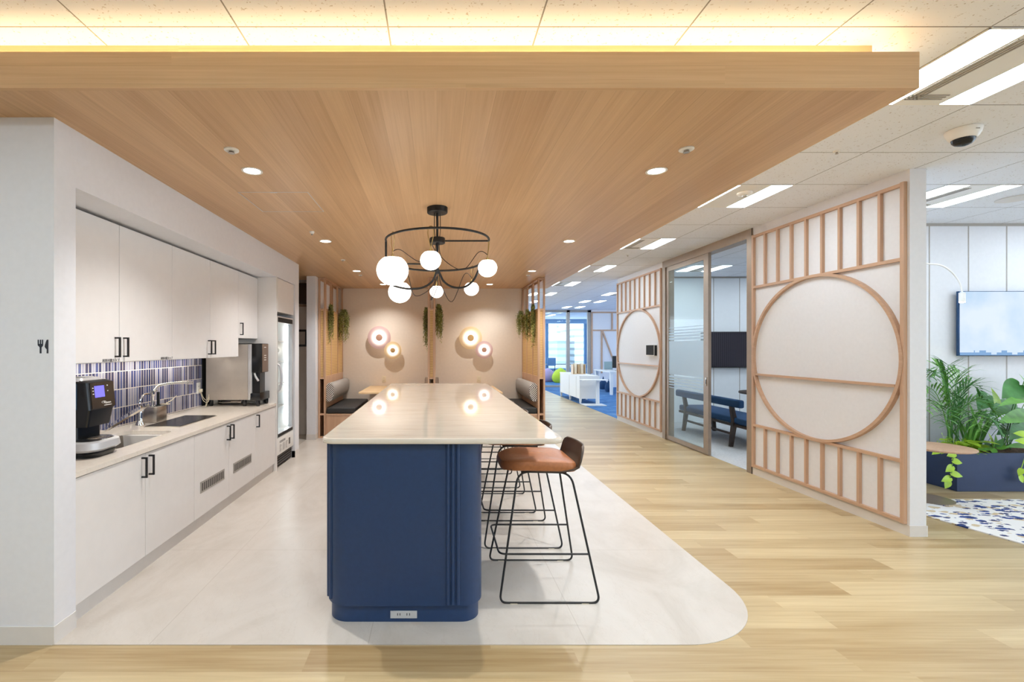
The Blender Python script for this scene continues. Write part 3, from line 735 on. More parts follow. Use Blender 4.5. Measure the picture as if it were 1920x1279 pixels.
for x, y in ((-2.49, 5.17), (-2.12, 5.17), (-2.49, 5.38), (-1.965, 5.15), (-1.965, 5.40)): B().lathe([(0, .797), (.018, .797), (.022, .82), (.022, .867), (0, .867)], (x, y, 0), 14).out('foot', 'blackp', t)
B().cyl((-2.42, 5.2, .83), (-2.2, 5.2, .835), .007, 8).cyl((-2.28, 5.2, .838), (-2.17, 5.2, .838), .016, 10).out('supply_hose', 'steel', t)
# fridge niche
t = thing('fridge_surround', 'white panel surround framing the glass-door fridge', 'panel', (-2.2, 5.8, 0))
B().box(-2.59, -1.858, 5.430, 5.452, 0, 2.26).out('side_panel', 'cab', t, smooth=False)
B().box(-2.59, -1.874, 5.452, 6.128, 1.865, 2.26).out('top_box', 'cab', t, smooth=False)
B().box(-1.874, -1.858, 5.47, 6.07, 1.86, 2.25, .001, 1).out('top_panel', 'cab', t, smooth=False)
t = thing('display_fridge', 'tall white glass-door drinks fridge with lit interior', 'fridge', (-2.2, 5.78, 0))
y0, y1, xb, xf = 5.465, 6.115, -2.55, -1.93
B().box(xb, xf, y0, y0 + .03, .38, 1.80).box(xb, xf, y1 - .03, y1, .38, 1.80).box(xb, xf, y0, y1, 1.76, 1.81).box(xb, xf, y0, y1, .15, .40).box(xb, xb + .03, y0, y1, .38, 1.80).out('cabinet_body', 'white', t, smooth=False)
d = B().box(-1.928, -1.872, y0, y0 + .055, .375, 1.815, .004).box(-1.928, -1.872, y1 - .045, y1, .375, 1.815, .004).box(-1.928, -1.872, y0 + .05, y1 - .04, .375, .42).box(-1.928, -1.872, y0 + .05, y1 - .04, 1.74, 1.815).out('door_frame', 'silver', t)
B().box(-1.905, -1.9, y0 + .05, y1 - .04, .42, 1.74).out('door_glass', 'fridgeglass', d, smooth=False)
B().box(-1.871, -1.870, y0 + .055, y1 - .045, 1.745, 1.80).out('dark_band', 'dark', d, smooth=False)
B().box(-1.871, -1.87, y0 + .055, y1 - .045, .38, .415).out('dark_band', 'dark', d, smooth=False)
B().tube(fillet([(-1.872, y0 + .03, .93), (-1.84, y0 + .032, .95), (-1.815, y0 + .034, 1.09), (-1.84, y0 + .032, 1.23), (-1.872, y0 + .03, 1.25)], .12, 6), .012, 10).out('door_handle', 'silver', d)
b = B()
for z in (.70, .98, 1.26, 1.52): b.box(xb + .03, -1.96, y0 + .03, y1 - .03, z, z + .008)
b.out('shelf', 'steel', t, smooth=False)
B().box(-1.965, -1.945, y0 + .032, y0 + .05, .45, 1.72).box(-1.965, -1.945, y1 - .05, y1 - .032, .45, 1.72).box(xb + .031, xb + .05, y0 + .25, y0 + .33, .45, 1.72).out('light_tube', 'fridgeled', t, smooth=False)
lp = B().box(-1.929, -1.874, y0, y1, .165, .372, .003).out('lower_panel', 'white', t)
text('brand_lettering', 'HOSHIZAKI', .04, FX(-1.8735, y0 + .12, .30), 'ink', lp)
b = B(); random.seed(3)
for k in range(6):
    for j in range(3): b.box(-1.874, -1.8735, y0 + .12 + .11*j, y0 + .12 + .11*j + random.uniform(.04, .09), .20 + .015*k, .205 + .015*k)
b.box(-1.874, -1.8735, y1 - .19, y1 - .13, .22, .30)
b.out('printed_notice', 'ink2', lp, smooth=False)
b = B().box(-1.95, -1.90, y0, y1, .02, .16)
g = b.out('base_grille', 'dark', t, smooth=False)
b = B()
for k in range(4): b.box(-1.90, -1.895, y0 + .02, y1 - .02, .04 + .03*k, .052 + .03*k)
b.out('louvre', 'ink2', g, smooth=False)
# fork and knife sign on the front wall
t = thing('wall_sign', 'dark fork and knife symbol on the white wall at the left edge', 'sign', (gx(81, 2.27), 2.268, gz(650, 2.27)))
P = lambda zx, zy: (gx(50 + zx/21.32, 2.27), gz(620 + zy/21.32, 2.27))
b = B().prism([P(445, 365), P(490, 365), P(490, 530), P(535, 530), P(535, 365), P(580, 365), P(580, 530), P(620, 530), P(620, 365), P(660, 365), P(660, 585), P(640, 625), P(605, 660), P(595, 690), P(595, 910), P(530, 910), P(530, 690), P(515, 650), P(470, 610), P(448, 580)], 2.2685, 2.271, 'xz')
b.out('fork_symbol', 'ink', t, smooth=False)
B().prism([P(872, 365), P(872, 910), P(808, 910), P(808, 745), P(760, 700), P(728, 650), P(735, 590), P(770, 470), P(800, 385), P(825, 362)], 2.2685, 2.271, 'xz').out('knife_symbol', 'ink', t, smooth=False)
t = thing('picture_frame', 'small black framed picture on the door in the dim corridor', 'picture', (gx(566, 7.68), 7.67, 1.6))
B().box(-2.36, -2.135, 7.664, 7.68, gz(650, 7.66), gz(618, 7.66)).out('frame', 'black', t, smooth=False)
B().box(-2.34, -2.155, 7.662, 7.665, gz(646, 7.66), gz(622, 7.66)).out('print', 'grille', t, smooth=False)

# ------------------------------------------------------------------ island table
t = thing('island_table', 'long bar-height island table with pale stone top and navy base', 'table', (0, 4.2, 0))
def edge_ring(r0, zs):
    return [[(x, y, z) for x, y in rrect(-.597 + e, .655 - e, 2.385 + e, 6.09 - e, max(.02, r0 - e), 10)] for e, z in zs]
B().loft(edge_ring(.07, ((.012, .946), (.003, .949), (0, .957), (0, .966), (.003, .974), (.010, .977)))).out('tabletop', 'marble', t, ang=14)
B().prism(rrect(-.585, .242, 2.43, 6.0, .12, 12), .098, .9455).out('base_body', 'navy', t)
B().prism(rrect(-.570, .226, 2.455, 5.97, .10, 12), 0, .098).out('plinth', 'navy', t)
for x in (.058, .084, .110): B().cyl((x, 2.430, .108), (x, 2.430, .945), .0105, 12).out('reed_moulding', 'navy', t)
for a in (52, 68, 84):
    a = math.radians(a); x, y = -.465 - .12*math.sin(a), 2.55 - .12*math.cos(a)
    B().cyl((x, y, .115), (x, y, .945), .0105, 12).out('reed_moulding', 'navy', t)
sk = B().box(gx(732, 2.455), gx(782, 2.455), 2.449, 2.456, gz(1158.5, 2.455), gz(1145, 2.455), .001, 1).out('socket_plate', 'silver', t)
b = B()
for px in (745.5, 750, 763, 768): b.box(gx(px, 2.45) - .002, gx(px, 2.45) + .002, 2.4482, 2.449, .039, .051)
b.out('socket_slots', 'ink', sk, smooth=False)

# ------------------------------------------------------------------ bar stools
ST = thing('bar_stool', 'bar stool with tan leather seat nearest the camera, at the island table', 'stool', (0, 0, 0), 'bar stools along the island table')
def pillow(b, poly, rings, c=(0, 0)):
    R = [[(c[0] + (x - c[0])*s, c[1] + (y - c[1])*s, z + (zf(x) if zf else 0)) for x, y in poly] for s, z, zf in rings]
    b.loft(R); return b
sp = rrect(-.255, .185, -.205, .205, [.15, .06, .06, .15], 8)
sl = lambda x: -.018*max(0, (-.08 - x)/.17)**2 - .012*max(0, x - .05)/.13
B().loft([[(x*s, y*s, z + sl(x)) for x, y in sp] for s, z in ((.90, .728), (.965, .733), (1, .752), (.995, .770), (.965, .783), (.90, .789), (.6, .790), (.25, .789))]).out('seat_cushion', 'leather', ST)
prof = [(-.20, .722, .165, 0), (-.05, .715, .185, 0), (.10, .716, .200, .0), (.165, .728, .206, .004), (.205, .752, .207, .016), (.228, .785, .205, .026), (.243, .828, .198, .030), (.249, .850, .180, .030), (.251, .860, .15, .028)]
b = B(); N = 14; vs = []
for x, z, hw, wr in prof:
    vs.append([b.b.verts.new((x - wr*1.3*abs(2*k/N - 1)**3, hw*(2*k/N - 1), z + (.010 if z < .74 else 0)*abs(2*k/N - 1)**4)) for k in range(N + 1)])
for a, c in zip(vs, vs[1:]):
    for k in range(N): b.b.faces.new((a[k], a[k+1], c[k+1], c[k]))
b.out('seat_shell', 'shell', ST, solid=.010, ang=60)
for s in (-1, 1):
    pts = [(-.155, s*.145, .712), (.155, s*.145, .706), (.285, s*.265, .006), (-.280, s*.265, .006)]
    pp = [Vector(p) for p in pts]
    loop = []
    for i, r in enumerate((.07, .07, .045, .045)):
        a, q, c = pp[i-1], pp[i], pp[(i+1) % 4]
        u, v = (a-q).normalized()*r, (c-q).normalized()*r
        for k in range(7):
            w_ = k/6; loop.append((1-w_)**2*(q+u) + 2*w_*(1-w_)*q + w_*w_*(q+v))
    B().tube(loop, .0062, 8, True).out('side_frame', 'black', ST)
    for x in (-.2, .2): B().box(x - .02, x + .02, s*.265 - .008, s*.265 + .008, .003, .006).out('floor_glide', 'ivory', ST, smooth=False)
B().tube(fillet([(.238, -.223, .262), (-.275, -.223, .262), (-.275, .223, .262), (.238, .223, .262)], .045, 6), .0058, 8).out('footrest', 'black', ST)
B().box(-.13, .13, -.15, .15, .705, .716, .003).out('seat_plate', 'black', ST)
for i, y in enumerate((2.895, 3.615, 4.335, 5.055, 5.775)):
    o = ST if i == 0 else dup(ST, ['', 'second bar stool from the camera, its low backrest peeking past the tabletop edge', 'third bar stool from the camera, tucked under the island table', 'fourth bar stool from the camera, tucked under the island table', 'farthest bar stool, at the booth end of the island table'][i])
    o.location = (.632 - (0, .014, .05, .06, .07)[i], y, .0)

# ------------------------------------------------------------------ chandelier
cx, cy = .004, 3.74
t = thing('chandelier', 'black ring chandelier with six glowing glass globes above the island table', 'chandelier', (cx, cy, ZS), None)
B().lathe([(0, 0), (.082, 0), (.082, -.040), (.078, -.044), (0, -.044)], (cx, cy, ZS), 36).out('canopy', 'black', t)
B().cyl((cx, cy, ZS - .04), (cx, cy, 2.03), .0095, 12).out('stem', 'black', t)
ZR, ZL, RR, RL = 2.293, 2.109, .41, .335
B().lathe([(0, .022), (.06, .022), (.062, .018), (.062, -.018), (.058, -.022), (0, -.022)], (cx, cy, ZR), 28).out('hub', 'black', t)
ring = [(cx + RR*math.cos(a), cy + RR*math.sin(a), ZR) for a in [PI*(1 + k/30) for k in range(31)]]
left = [(cx - .405, cy, 2.0), (cx - .385, cy, 1.962), (cx - .332, cy, 1.930), (cx - .23, cy, 1.910), (cx - .12, cy, 1.920), (cx - .045, cy, 1.965), (cx - .012, cy, 2.03), (cx - .004, cy, 2.07)]
B().tube(ring, .0085, 10).out('upper_ring', 'black', t)
B().tube([(cx + RR, cy, ZR), (cx + .06, cy, ZR)], .007, 8).out('arm', 'black', t)
B().tube([(cx - .41, cy, ZR + .004), (cx - .41, cy, 2.02)] + [Vector(p) for p in smooth_path(left, 5)], .0085, 10).out('curved_arm', 'black', t)
right = [(cx + .004, cy, 2.07), (cx + .025, cy, 2.02), (cx + .055, cy, 1.966), (cx + .125, cy, 1.924), (cx + .215, cy, 1.924), (cx + .285, cy, 1.975), (cx + .325, cy, 2.05), (cx + RL, cy, ZL)]
B().tube(smooth_path(right, 6), .0085, 10).out('curved_arm', 'black', t)
B().tube([(cx + RL*math.cos(a), cy + RL*math.sin(a), ZL) for a in [PI*k/30 for k in range(31)]], .0085, 10).out('lower_ring', 'black', t)
B().tube([(cx - RL, cy, ZL), (cx, cy, ZL)], .007, 8).out('arm', 'black', t)
GL = [(736, 507, 3.50, .116, 3.51, ZR), (807.6, 488, 3.332, .073, 3.332, ZR), (914, 502.6, 3.74, .0745, 3.74, ZR), (749.5, 547.7, 3.86, .092, 3.86, ZL), (818.5, 546.8, 4.07, .0575, 4.07, ZL), (884, 541.5, 3.90, .0595, 3.90, ZL)]
for i, (px, py, Y, r, Yr, zr) in enumerate(GL):
    X, Z = gx(px, Y), gz(py, Y)
    g = B().lathe([(0, -r*.98)] + [(r*math.sin(a)*1.03, -r*math.cos(a)*.97) for a in [PI*k/20 for k in range(1, 17)]] + [(r*.52, r*.80), (r*.3, r*.83), (0, r*.83)], (X, Y, Z), 36).out('globe', 'globe', t)
    top = Z + r*.83
    B().cyl((X, Y, top - .002), (X, Y, top + .018), .012, 12).cyl((X, Y, top + .018), (X, Y, top + .03), .005, 8).out('socket_cap', 'brass', g)
    q = Vector((X, Y, top + .03)); ct = Vector((cx, cy, 0)); dr = Vector((X - cx, Y - cy, 0)); dr = dr.normalized(); tg = Vector((-dr.y, dr.x, 0))
    on = Vector((cx, cy, zr)) + dr*(RR if zr == ZR else RL)
    B().tube(smooth_path([q, on - tg*.02 + Vector((0, 0, -.05)), on + tg*-.016 + Vector((0, 0, .0)), on + Vector((0, 0, .014)), on + tg*.016, on + tg*.02 + Vector((0, 0, -.05)), q], 5), .0028, 6).out('strap', 'brass', g)
    hubp = Vector((cx, cy, 2.05 if zr == ZL else ZR - .02)) + dr*.012
    mid = (q + hubp)/2 + Vector((0, 0, -.11 - .02*i)) + tg*.05
    B().tube(smooth_path([hubp, hubp + Vector((0, 0, -.12)) + dr*.03, mid, q + Vector((0, 0, .035)) - dr*.07, q + Vector((0, 0, .015))], 7), .0028, 6).out('cord', 'black', t)
for s in (-1, 1): B().tube(smooth_path([(cx + s*.022, cy, ZS - .042), (cx + s*.024, cy, 2.40), (cx + s*.018, cy, 2.31)], 5), .003, 6).out('cord', 'black', t)

# ------------------------------------------------------------------ booths
def screen(x0, x1, label, name='booth_screen'):
    t = thing(name, label, 'partition', ((x0+x1)/2, 8.14, 0), 'oak and rattan booth partitions')
    Z = ZS - .002
    for a in (x0, x1 - .028): B().box(a, a + .028, 7.44, 7.475, 0, Z).out('post', 'booth', t, smooth=False)
    b = B()
    for z in (.0, .365, .94, 2.035, Z - .03): b.box(x0 + .028, x1 - .028, 7.444, 7.475, z, z + .028)
    b.out('cross_rail', 'booth', t, smooth=False)
    for y in (7.865, 8.375, 8.82):
        for a in (x0, x1 - .028): B().box(a, a + .028, y - .015, y + .015, .985, Z).out('mullion', 'booth', t, smooth=False)
    for a in (x0, x1 - .02):
        B().box(a, a + .02, 7.475, 8.82, .02, .985).out('lower_panel', 'booth', t, smooth=False)
        B().box(a, a + .02, 7.475, 8.82, 2.035, 2.065).box(a, a + .02, 7.475, 8.82, Z - .03, Z).out('rail', 'booth', t, smooth=False)
        for y0, y1 in ((7.475, 7.85), (7.88, 8.36), (8.39, 8.79)): B().box(a + .007, a + .013, y0, y1, .985, 2.035).out('rattan_panel', 'rattan', t, smooth=False)
    B().box(x0 + .028, x1 - .028, 7.458, 7.464, .968, 2.035).out('rattan_panel', 'rattan', t, smooth=False)
    b = B()
    for a in (x0 + .028, x1 - .036): b.box(a, a + .008, 7.446, 7.458, .968, 2.035)
    b.out('inner_frame', 'booth', t, smooth=False)
screen(-1.885, -1.768, 'oak and rattan booth partition at the left, next to the white corridor wall')
screen(-.145, -.025, 'central oak and rattan booth partition seen end-on behind the island table')
screen(1.607, 1.722, 'oak and rattan booth partition at the right, beside the open office')
def bench(s, xs, label):
    t = thing('booth_bench', label, 'bench', (xs + s*.24, 8.1, 0), 'booth benches')
    X = lambda a, c: (xs + s*a, xs + s*c)
    B().box(*X(.002, .45), 7.46, 7.485, 0, .362).box(*X(.43, .455), 7.485, 8.83, 0, .362).out('base', 'booth', t, smooth=False)
    B().box(*X(.002, .47), 7.452, 8.83, .362, .386).out('seat_rail', 'booth', t, smooth=False)
    B().box(*X(.004, .475), 7.462, 8.825, .388, .482, .022, 3).out('seat_cushion', 'fabricblk', t)
    pr = [(.002, .60), (.03, .575), (.075, .585), (.115, .66), (.125, .76), (.115, .83), (.08, .868), (.03, .87), (.002, .84)]
    B().prism([(xs + s*u, v) for u, v in pr], 7.49, 8.82, 'xz').out('back_bolster', 'maze', t, ang=50)
bench(1, -1.768, 'dark cushioned booth bench with maze-pattern bolster on the left')
bench(-1, 1.607, 'dark cushioned booth bench with maze-pattern bolster on the right')
for x0, x1, lb in ((-1.255, -.62, 'light wood booth table on the left behind the island table'), (.50, 1.06, 'light wood booth table on the right behind the island table')):
    t = thing('booth_table', lb, 'table', ((x0+x1)/2, 8.1, 0), 'booth tables')
    B().loft([[(x, y, z) for x, y in rrect(x0, x1, 7.48, 8.82, .03)] for z in (.70, .722)]).out('tabletop', 'tabletop', t)
    B().cyl(((x0+x1)/2, 8.12, .02), ((x0+x1)/2, 8.12, .70), .035, 16).out('column', 'black', t)
    B().box((x0+x1)/2 - .2, (x0+x1)/2 + .2, 7.9, 8.34, 0.004, .02, .004).out('foot_plate', 'black', t)
def ghost(s, x, y, label):
    t = thing('acrylic_chair', label, 'chair', (x, y, 0), 'smoky clear acrylic booth chairs')
    b = B(); N = 10
    for (u0, z0, w0), (u1, z1, w1) in zip(((.05, .45, .2), (.0, .50, .2), (-.03, .6, .2), (-.045, .75, .19), (-.055, .87, .17), (-.057, .925, .12)), ((.0, .50, .2), (-.03, .6, .2), (-.045, .75, .19), (-.055, .87, .17), (-.057, .925, .12), (-.057, .932, .08))):
        for k in range(N):
            f0, f1 = 2*k/N - 1, 2*(k+1)/N - 1
            q = lambda u, w, z, f: (x + s*(u + .05*f*f), y + w*f, z)
            b.quad(q(u0, w0, z0, f0), q(u0, w0, z0, f1), q(u1, w1, z1, f1), q(u1, w1, z1, f0))
    bmesh.ops.remove_doubles(b.b, verts=b.b.verts, dist=1e-4)
    b.out('backrest', 'smoke', t, solid=.006)
    B().box(x + s*.03, x + s*.42, y - .2, y + .2, .44, .452, .004).out('seat', 'smoke', t)
    for a in (.05, .40):
        for c in (-.18, .18): B().cyl((x + s*a, y + c, .004), (x + s*a, y + c, .44), .012, 10).out('leg', 'smoke', t)
ghost(-1, -.205, 7.98, 'smoky clear acrylic chair left of the central booth partition')
ghost(1, .035, 7.98, 'smoky clear acrylic chair right of the central booth partition')
# wall lamps
def lampmat(name, tint, R, k):
    t = NT(name); X = t.xyz()
    r = t.math('DIVIDE', t.math('SQRT', t.math('ADD', t.math('POWER', X[0], 2.0), t.math('POWER', X[2], 2.0))), R)
    e = t.math('POWER', t.math('MAXIMUM', 0.0, t.math('DIVIDE', t.math('SUBTRACT', .90, r), .60)), 2.2)
    t.base(lin(tint), .25); t.b.inputs['Emission Color'].default_value = (1, .95, .86, 1)
    t.put(t.b.inputs['Emission Strength'], t.math('MULTIPLY', e, k))
    return t.m
for px, py, R, tint, lb in ((711, 633, .215, '#d9b8b6', 'large mauve glass disc wall lamp on the left booth wall'), (736.5, 657, .162, '#ecd2a4', 'small amber glass disc wall lamp below the large mauve one'),
                            (882.5, 633.7, .213, '#ecd2a4', 'large amber glass disc wall lamp on the right booth wall'), (907.8, 656, .163, '#d9b8b6', 'small mauve glass disc wall lamp below the large amber one')):
    Y = 8.757 if R > .2 else 8.742
    t = thing('wall_lamp', lb, 'wall lamp', (0, 0, 0), 'glass disc wall lamps')
    B().lathe([(0, .006), (R*.98, .010), (R, .006), (R, .0), (R*.9, -.004), (R*.3, -.012), (0, -.012)], (0, 0, 0), 56, 'y').out('glass_disc', lampmat('disc_glass', tint, R, 2.6), t)
    B().lathe([(0, -.012), (R*.30, -.012), (R*.295, -.022), (R*.26, -.030), (0, -.034)], (0, 0, 0), 28, 'y').out('centre_knob', pm('knob_tint', '#c49a86' if tint == '#d9b8b6' else '#cba66e', .4), t)
    B().lathe([(0, 8.84 - Y), (.055, 8.84 - Y), (.055, 8.82 - Y), (.02, 8.81 - Y), (.02, .008), (0, .008)], (0, 0, 0), 24, 'y').out('wall_mount', 'brass', t)
    t.location = (gx(px, Y), Y, gz(py, Y))
outlet_plate('wall_outlet', 'ivory wall outlet under the left pair of disc lamps', FY(gx(720, 8.83), 8.84, gz(711, 8.83)), .075, .12)
outlet_plate('wall_outlet', 'ivory wall outlet under the right pair of disc lamps', FY(gx(898, 8.83), 8.84, gz(711, 8.83)), .075, .12)
# trailing plants
def hanging(x, y, z, w, drop, n, label, seed, sx=1.0):
    rnd = random.Random(seed); t = thing('hanging_plant', label, 'plant', (x, y, z), 'trailing plants on the booth partitions')
    B().lathe([(0, -.05), (.03, -.05), (.035, .01), (.03, .012), (0, .0)], (x, y, z), 12).out('planter_cup', 'leafh', t)
    for kind, mt in (('foliage', 'leafh'), ('young_foliage', 'leafh2')):
        b = B()
        for i in range(n if kind == 'foliage' else n//2):
            a = rnd.uniform(0, 2*PI); r = w*rnd.uniform(.2, 1)**.7
            ex, ey = x + sx*r*math.cos(a)*.8, y + r*math.sin(a)
            L = drop*rnd.uniform(.35, 1)*(1 if kind == 'foliage' else 1.12)
            top = z + rnd.uniform(-.02, .05); m = max(6, int(L/.022))
            for k in range(m):
                q = k/m; px = x + (ex - x)*min(1, q*3.2 + .25) + rnd.uniform(-.008, .008); py = y + (ey - y)*min(1, q*3.2 + .25) + rnd.uniform(-.008, .008)
                pz = top - L*q + .03*math.sin(min(1, q*4)*PI)
                for _ in range(2):
                    d = Vector((rnd.uniform(-1, 1), rnd.uniform(-1, 1), rnd.uniform(-1.0, .3))).normalized()*rnd.uniform(.014, .028)
                    s_ = d.cross(Vector((rnd.uniform(-1, 1), rnd.uniform(-1, 1), rnd.uniform(-1, 1)))).normalized()*.006
                    p = Vector((px, py, pz)); b.quad(p, p + d*.5 + s_, p + d, p + d*.5 - s_)
        b.out(kind, mt, t, smooth=False)
hanging(-1.735, 7.66, 2.10, .055, .56, 34, 'slim trailing plant on the left booth partition, nearest the front', 1)
hanging(-1.68, 8.45, 2.08, .13, .56, 70, 'bushy trailing plant on the left booth partition by the back wall', 2)
hanging(-.175, 7.75, 2.06, .055, .66, 40, 'trailing plant on the left side of the central booth partition', 3)
hanging(.035, 7.62, 2.10, .085, .52, 60, 'trailing plant on the right side of the central booth partition', 4)
hanging(1.53, 8.55, 2.06, .10, .42, 50, 'bushy trailing plant on the right booth partition by the back wall', 5)
hanging(1.573, 8.12, 2.06, .05, .52, 34, 'slim trailing plant in the middle of the right booth partition', 6)
hanging(1.573, 7.66, 2.10, .05, .62, 38, 'long slim trailing plant on the right booth partition, nearest the front', 8)
# ------------------------------------------------------------------ oak lattices on the right wall
def lattice(y0, y1, label, tab=False):
    t = thing('wall_lattice', label, 'wall lattice', (XR, (y0+y1)/2, .09), 'oak lattices on the right wall')
    xa, xb = XR - .028, XR - .0005; w = .030
    for a in (y0, y1 - w): B().box(xa, xb, a, a + w, .088, 2.715).out('frame_post', 'oak', t, smooth=False)
    for z in (.088, .548, 2.105, 2.680): B().box(xa + .001, xb, y0 + w, y1 - w, z + .004, z + .030).out('rail', 'oakh', t, smooth=False)
    n = 9; st = (y1 - y0 - w)/n
    for k in range(1, n):
        y = y0 + w/2 + st*k
        for za, zb in ((.118, .552), (2.135, 2.684)): B().box(xa + .002, xb, y - .0115, y + .0115, za, zb).out('slat', 'oak', t, smooth=False)
    cy, cz, ry, rz = (y0+y1)/2, 1.345, (y1-y0)/2 - .006, .790
    rg = []
    for k in range(96):
        a = 2*PI*k/96; c_, s_ = math.cos(a), math.sin(a)
        rg.append([(x, cy + c_*(ry - d), cz + s_*(rz - d)) for x, d in ((xa - .006, 0), (xa - .006, .026), (xb, .026), (xb, 0))])
    b = B(); R = [[b.b.verts.new(p) for p in q] for q in rg]
    for i in range(96):
        p, q = R[i], R[(i+1) % 96]
        for j in range(4): b.b.faces.new((p[j], p[(j+1) % 4], q[(j+1) % 4], q[j]))
    b.out('circle', 'oakh', t, ang=30)
    hz = 1.125; hw = (ry - .03)*math.sqrt(1 - ((hz - cz)/(rz - .02))**2)
    B().box(xa - .002, xb, cy - hw, cy + hw, hz + .004, hz + .026).out('crossbar', 'oakh', t, smooth=False)
lattice(3.588, 5.325, 'large oak lattice with a circle on the white wall nearest the lounge')
lattice(7.49, 9.325, 'farther oak lattice with a circle, carrying a small black tablet')
t = thing('wall_tablet', 'small black wall tablet inside the circle of the farther lattice', 'tablet', (3.57, 7.82, 1.39))
B().box(3.560, 3.604, 7.67, 7.97, 1.30, 1.487, .004).out('casing', 'white', t)
B().box(3.5575, 3.561, 7.68, 7.96, 1.318, 1.482).out('screen', 'dark', t, smooth=False)
B().box(3.562, 3.604, 7.664, 7.67, 1.31, 1.48).out('side_edge', 'blackp', t, smooth=False)

# ------------------------------------------------------------------ meeting room
t = thing('upholstered_bench', 'dark wood bench with blue upholstered seat and back behind the glass door', 'bench', (4.5, 7.35, 0))
def leg(p0, p1, a=.024, c=.03): return B().loft([[(x + u*w, y + v*w, z) for u, v in ((-1, -1), (1, -1), (1, 1), (-1, 1))] for (x, y, z), w in ((p0, a), (p1, c))])
for y in (6.80, 8.10):
    leg((4.27, y, .004), (4.32, y, .37), .022, .03).out('leg', 'darkwood', t, smooth=False)
    leg((4.32, y, .37), (4.275, y, .62), .03, .024).out('back_post', 'darkwood', t, smooth=False)
    leg((4.80, y, .004), (4.77, y, .33)).out('leg', 'darkwood', t, smooth=False)
    B().box(4.30, 4.79, y - .022, y + .022, .285, .335).out('side_rail', 'darkwood', t, smooth=False)
B().box(4.285, 4.315, 6.82, 8.08, .17, .20).box(4.29, 4.32, 6.5, 8.30, .30, .335).box(4.76, 4.79, 6.5, 8.3, .30, .335).out('stretcher', 'darkwood', t, smooth=False)
B().box(4.30, 4.84, 6.48, 8.32, .335, .43, .025, 3).out('seat', 'fabricblue', t)
B().box(4.235, 4.315, 6.56, 8.32, .585, .70, .025, 3).out('backrest', 'fabricblue', t)
t = thing('meeting_table', 'dark rounded meeting table behind the blue bench in the meeting room', 'table', (5.5, 7.4, 0))
B().loft([[(x, y, z) for x, y in rrect(4.86, 6.6, 6.75, 7.9, .5, 10)] for z in (.705, .73)]).out('tabletop', 'darkwood', t, ang=30)
B().cyl((5.6, 7.35, .03), (5.6, 7.35, .706), .05, 16).out('column', 'black', t)
B().lathe([(0, .004), (.32, .004), (.32, .02), (.06, .032), (0, .032)], (5.6, 7.35, 0), 28).out('base_plate', 'black', t)
t = thing('wall_monitor', 'dark wall monitor in the meeting room, seen through the open doorway', 'screen', (5.8, 8.95, 1.4))
B().box(5.06, 6.4, 8.93, 8.985, gz(689.5, 8.93), gz(622, 8.93), .004).out('casing', 'black', t)
B().box(5.075, 6.385, 8.927, 8.931, gz(688, 8.93), gz(623.5, 8.93)).out('screen', 'monitor', t, smooth=False)

# ------------------------------------------------------------------ lounge
YT = 5.085; x0 = gx(1798, YT); zt, zb = gz(546, YT), gz(667.5, YT)
t = thing('television', 'large wall television with painted pale blue window reflection above the planter', 'television', (x0 + .62, YT + .03, zb))
B().box(x0, x0 + 1.24, YT, YT + .028, zb, zt, .003).out('casing', pm('tv_edge', '#2d4f78', .25, .3), t)
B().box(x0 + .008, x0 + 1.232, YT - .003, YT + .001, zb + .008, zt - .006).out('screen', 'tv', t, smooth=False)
B().box(x0 + .3, x0 + .94, YT + .028, 5.1405, zb + .15, zt - .15).out('wall_bracket', 'black', t, smooth=False)
YL = 4.55; hx = gx(1804, YL)
t = thing('arc_floor_lamp', 'thin white arc floor lamp with a small lit head in front of the television', 'lamp', (4.45, YL, 0))
B().lathe([(0, 0.002), (.13, .002), (.13, .018), (.02, .024), (0, .024)], (4.45, YL, 0), 28).out('base', 'white', t)
B().tube(smooth_path([(4.45, YL, .02), (4.45, YL, 1.0), (4.45, YL, 1.8), (4.52, YL, 2.14), (4.70, YL, gz(496, YL) + .012), (gx(1742, YL), YL, gz(495, YL)), (gx(1765, YL), YL, gz(498, YL)), (gx(1785, YL), YL, gz(511, YL)), (gx(1799, YL), YL, gz(530, YL)), (hx, YL, gz(548, YL))], 8), .0065, 8).out('arc_pole', 'white', t)
B().cyl((hx, YL, gz(549, YL)), (hx, YL, gz(566, YL)), .024, 16).out('lamp_head', 'white', t)
B().cyl((hx, YL, gz(566, YL)), (hx, YL, gz(567.5, YL)), .021, 16).out('bulb', 'lamphead', t)
L = bpy.data.lights.new('lamp_spot', 'SPOT'); L.energy = 3; L.color = (1, .8, .55); L.spot_size = 2.2; L.shadow_soft_size = .02
o = bpy.data.objects.new('lamp_spot', L); COL.objects.link(o); o.location = (hx, YL, gz(569, YL)); adopt(o, t)
t = thing('side_table', 'small round wood side table beside the planter, half behind the white wall', 'side table', (4.62, 4.40, 0))
B().lathe([(0, .495), (.255, .495), (.265, .503), (.265, .512), (.258, .516), (0, .516)], (4.69, 4.40, 0), 44).out('top', 'booth', t, ang=20)
B().cyl((4.55, 4.40, .02), (4.55, 4.40, .496), .016, 12).out('column', 'alu', t)
B().lathe([(0, .003), (.20, .003), (.20, .014), (0, .018)], (4.64, 4.45, 0), 32).out('base_plate', 'alu', t)
B().prism([(4.08, 4.42), (4.17, 3.98), (4.36, 3.0), (7.2, 3.0), (7.2, 4.42)], .001, .010).out('rug', 'rug', smooth=False, label='white rug with blue and beige terrazzo flecks in front of the planter', cat='rug')
PX0, PX1, PY0, PY1, PZ = 5.20, 7.2, 4.68, 5.10, .385
t = thing('planter', 'long dark blue planter box filled with bark under the television', 'planter', (6.2, 4.9, 0))
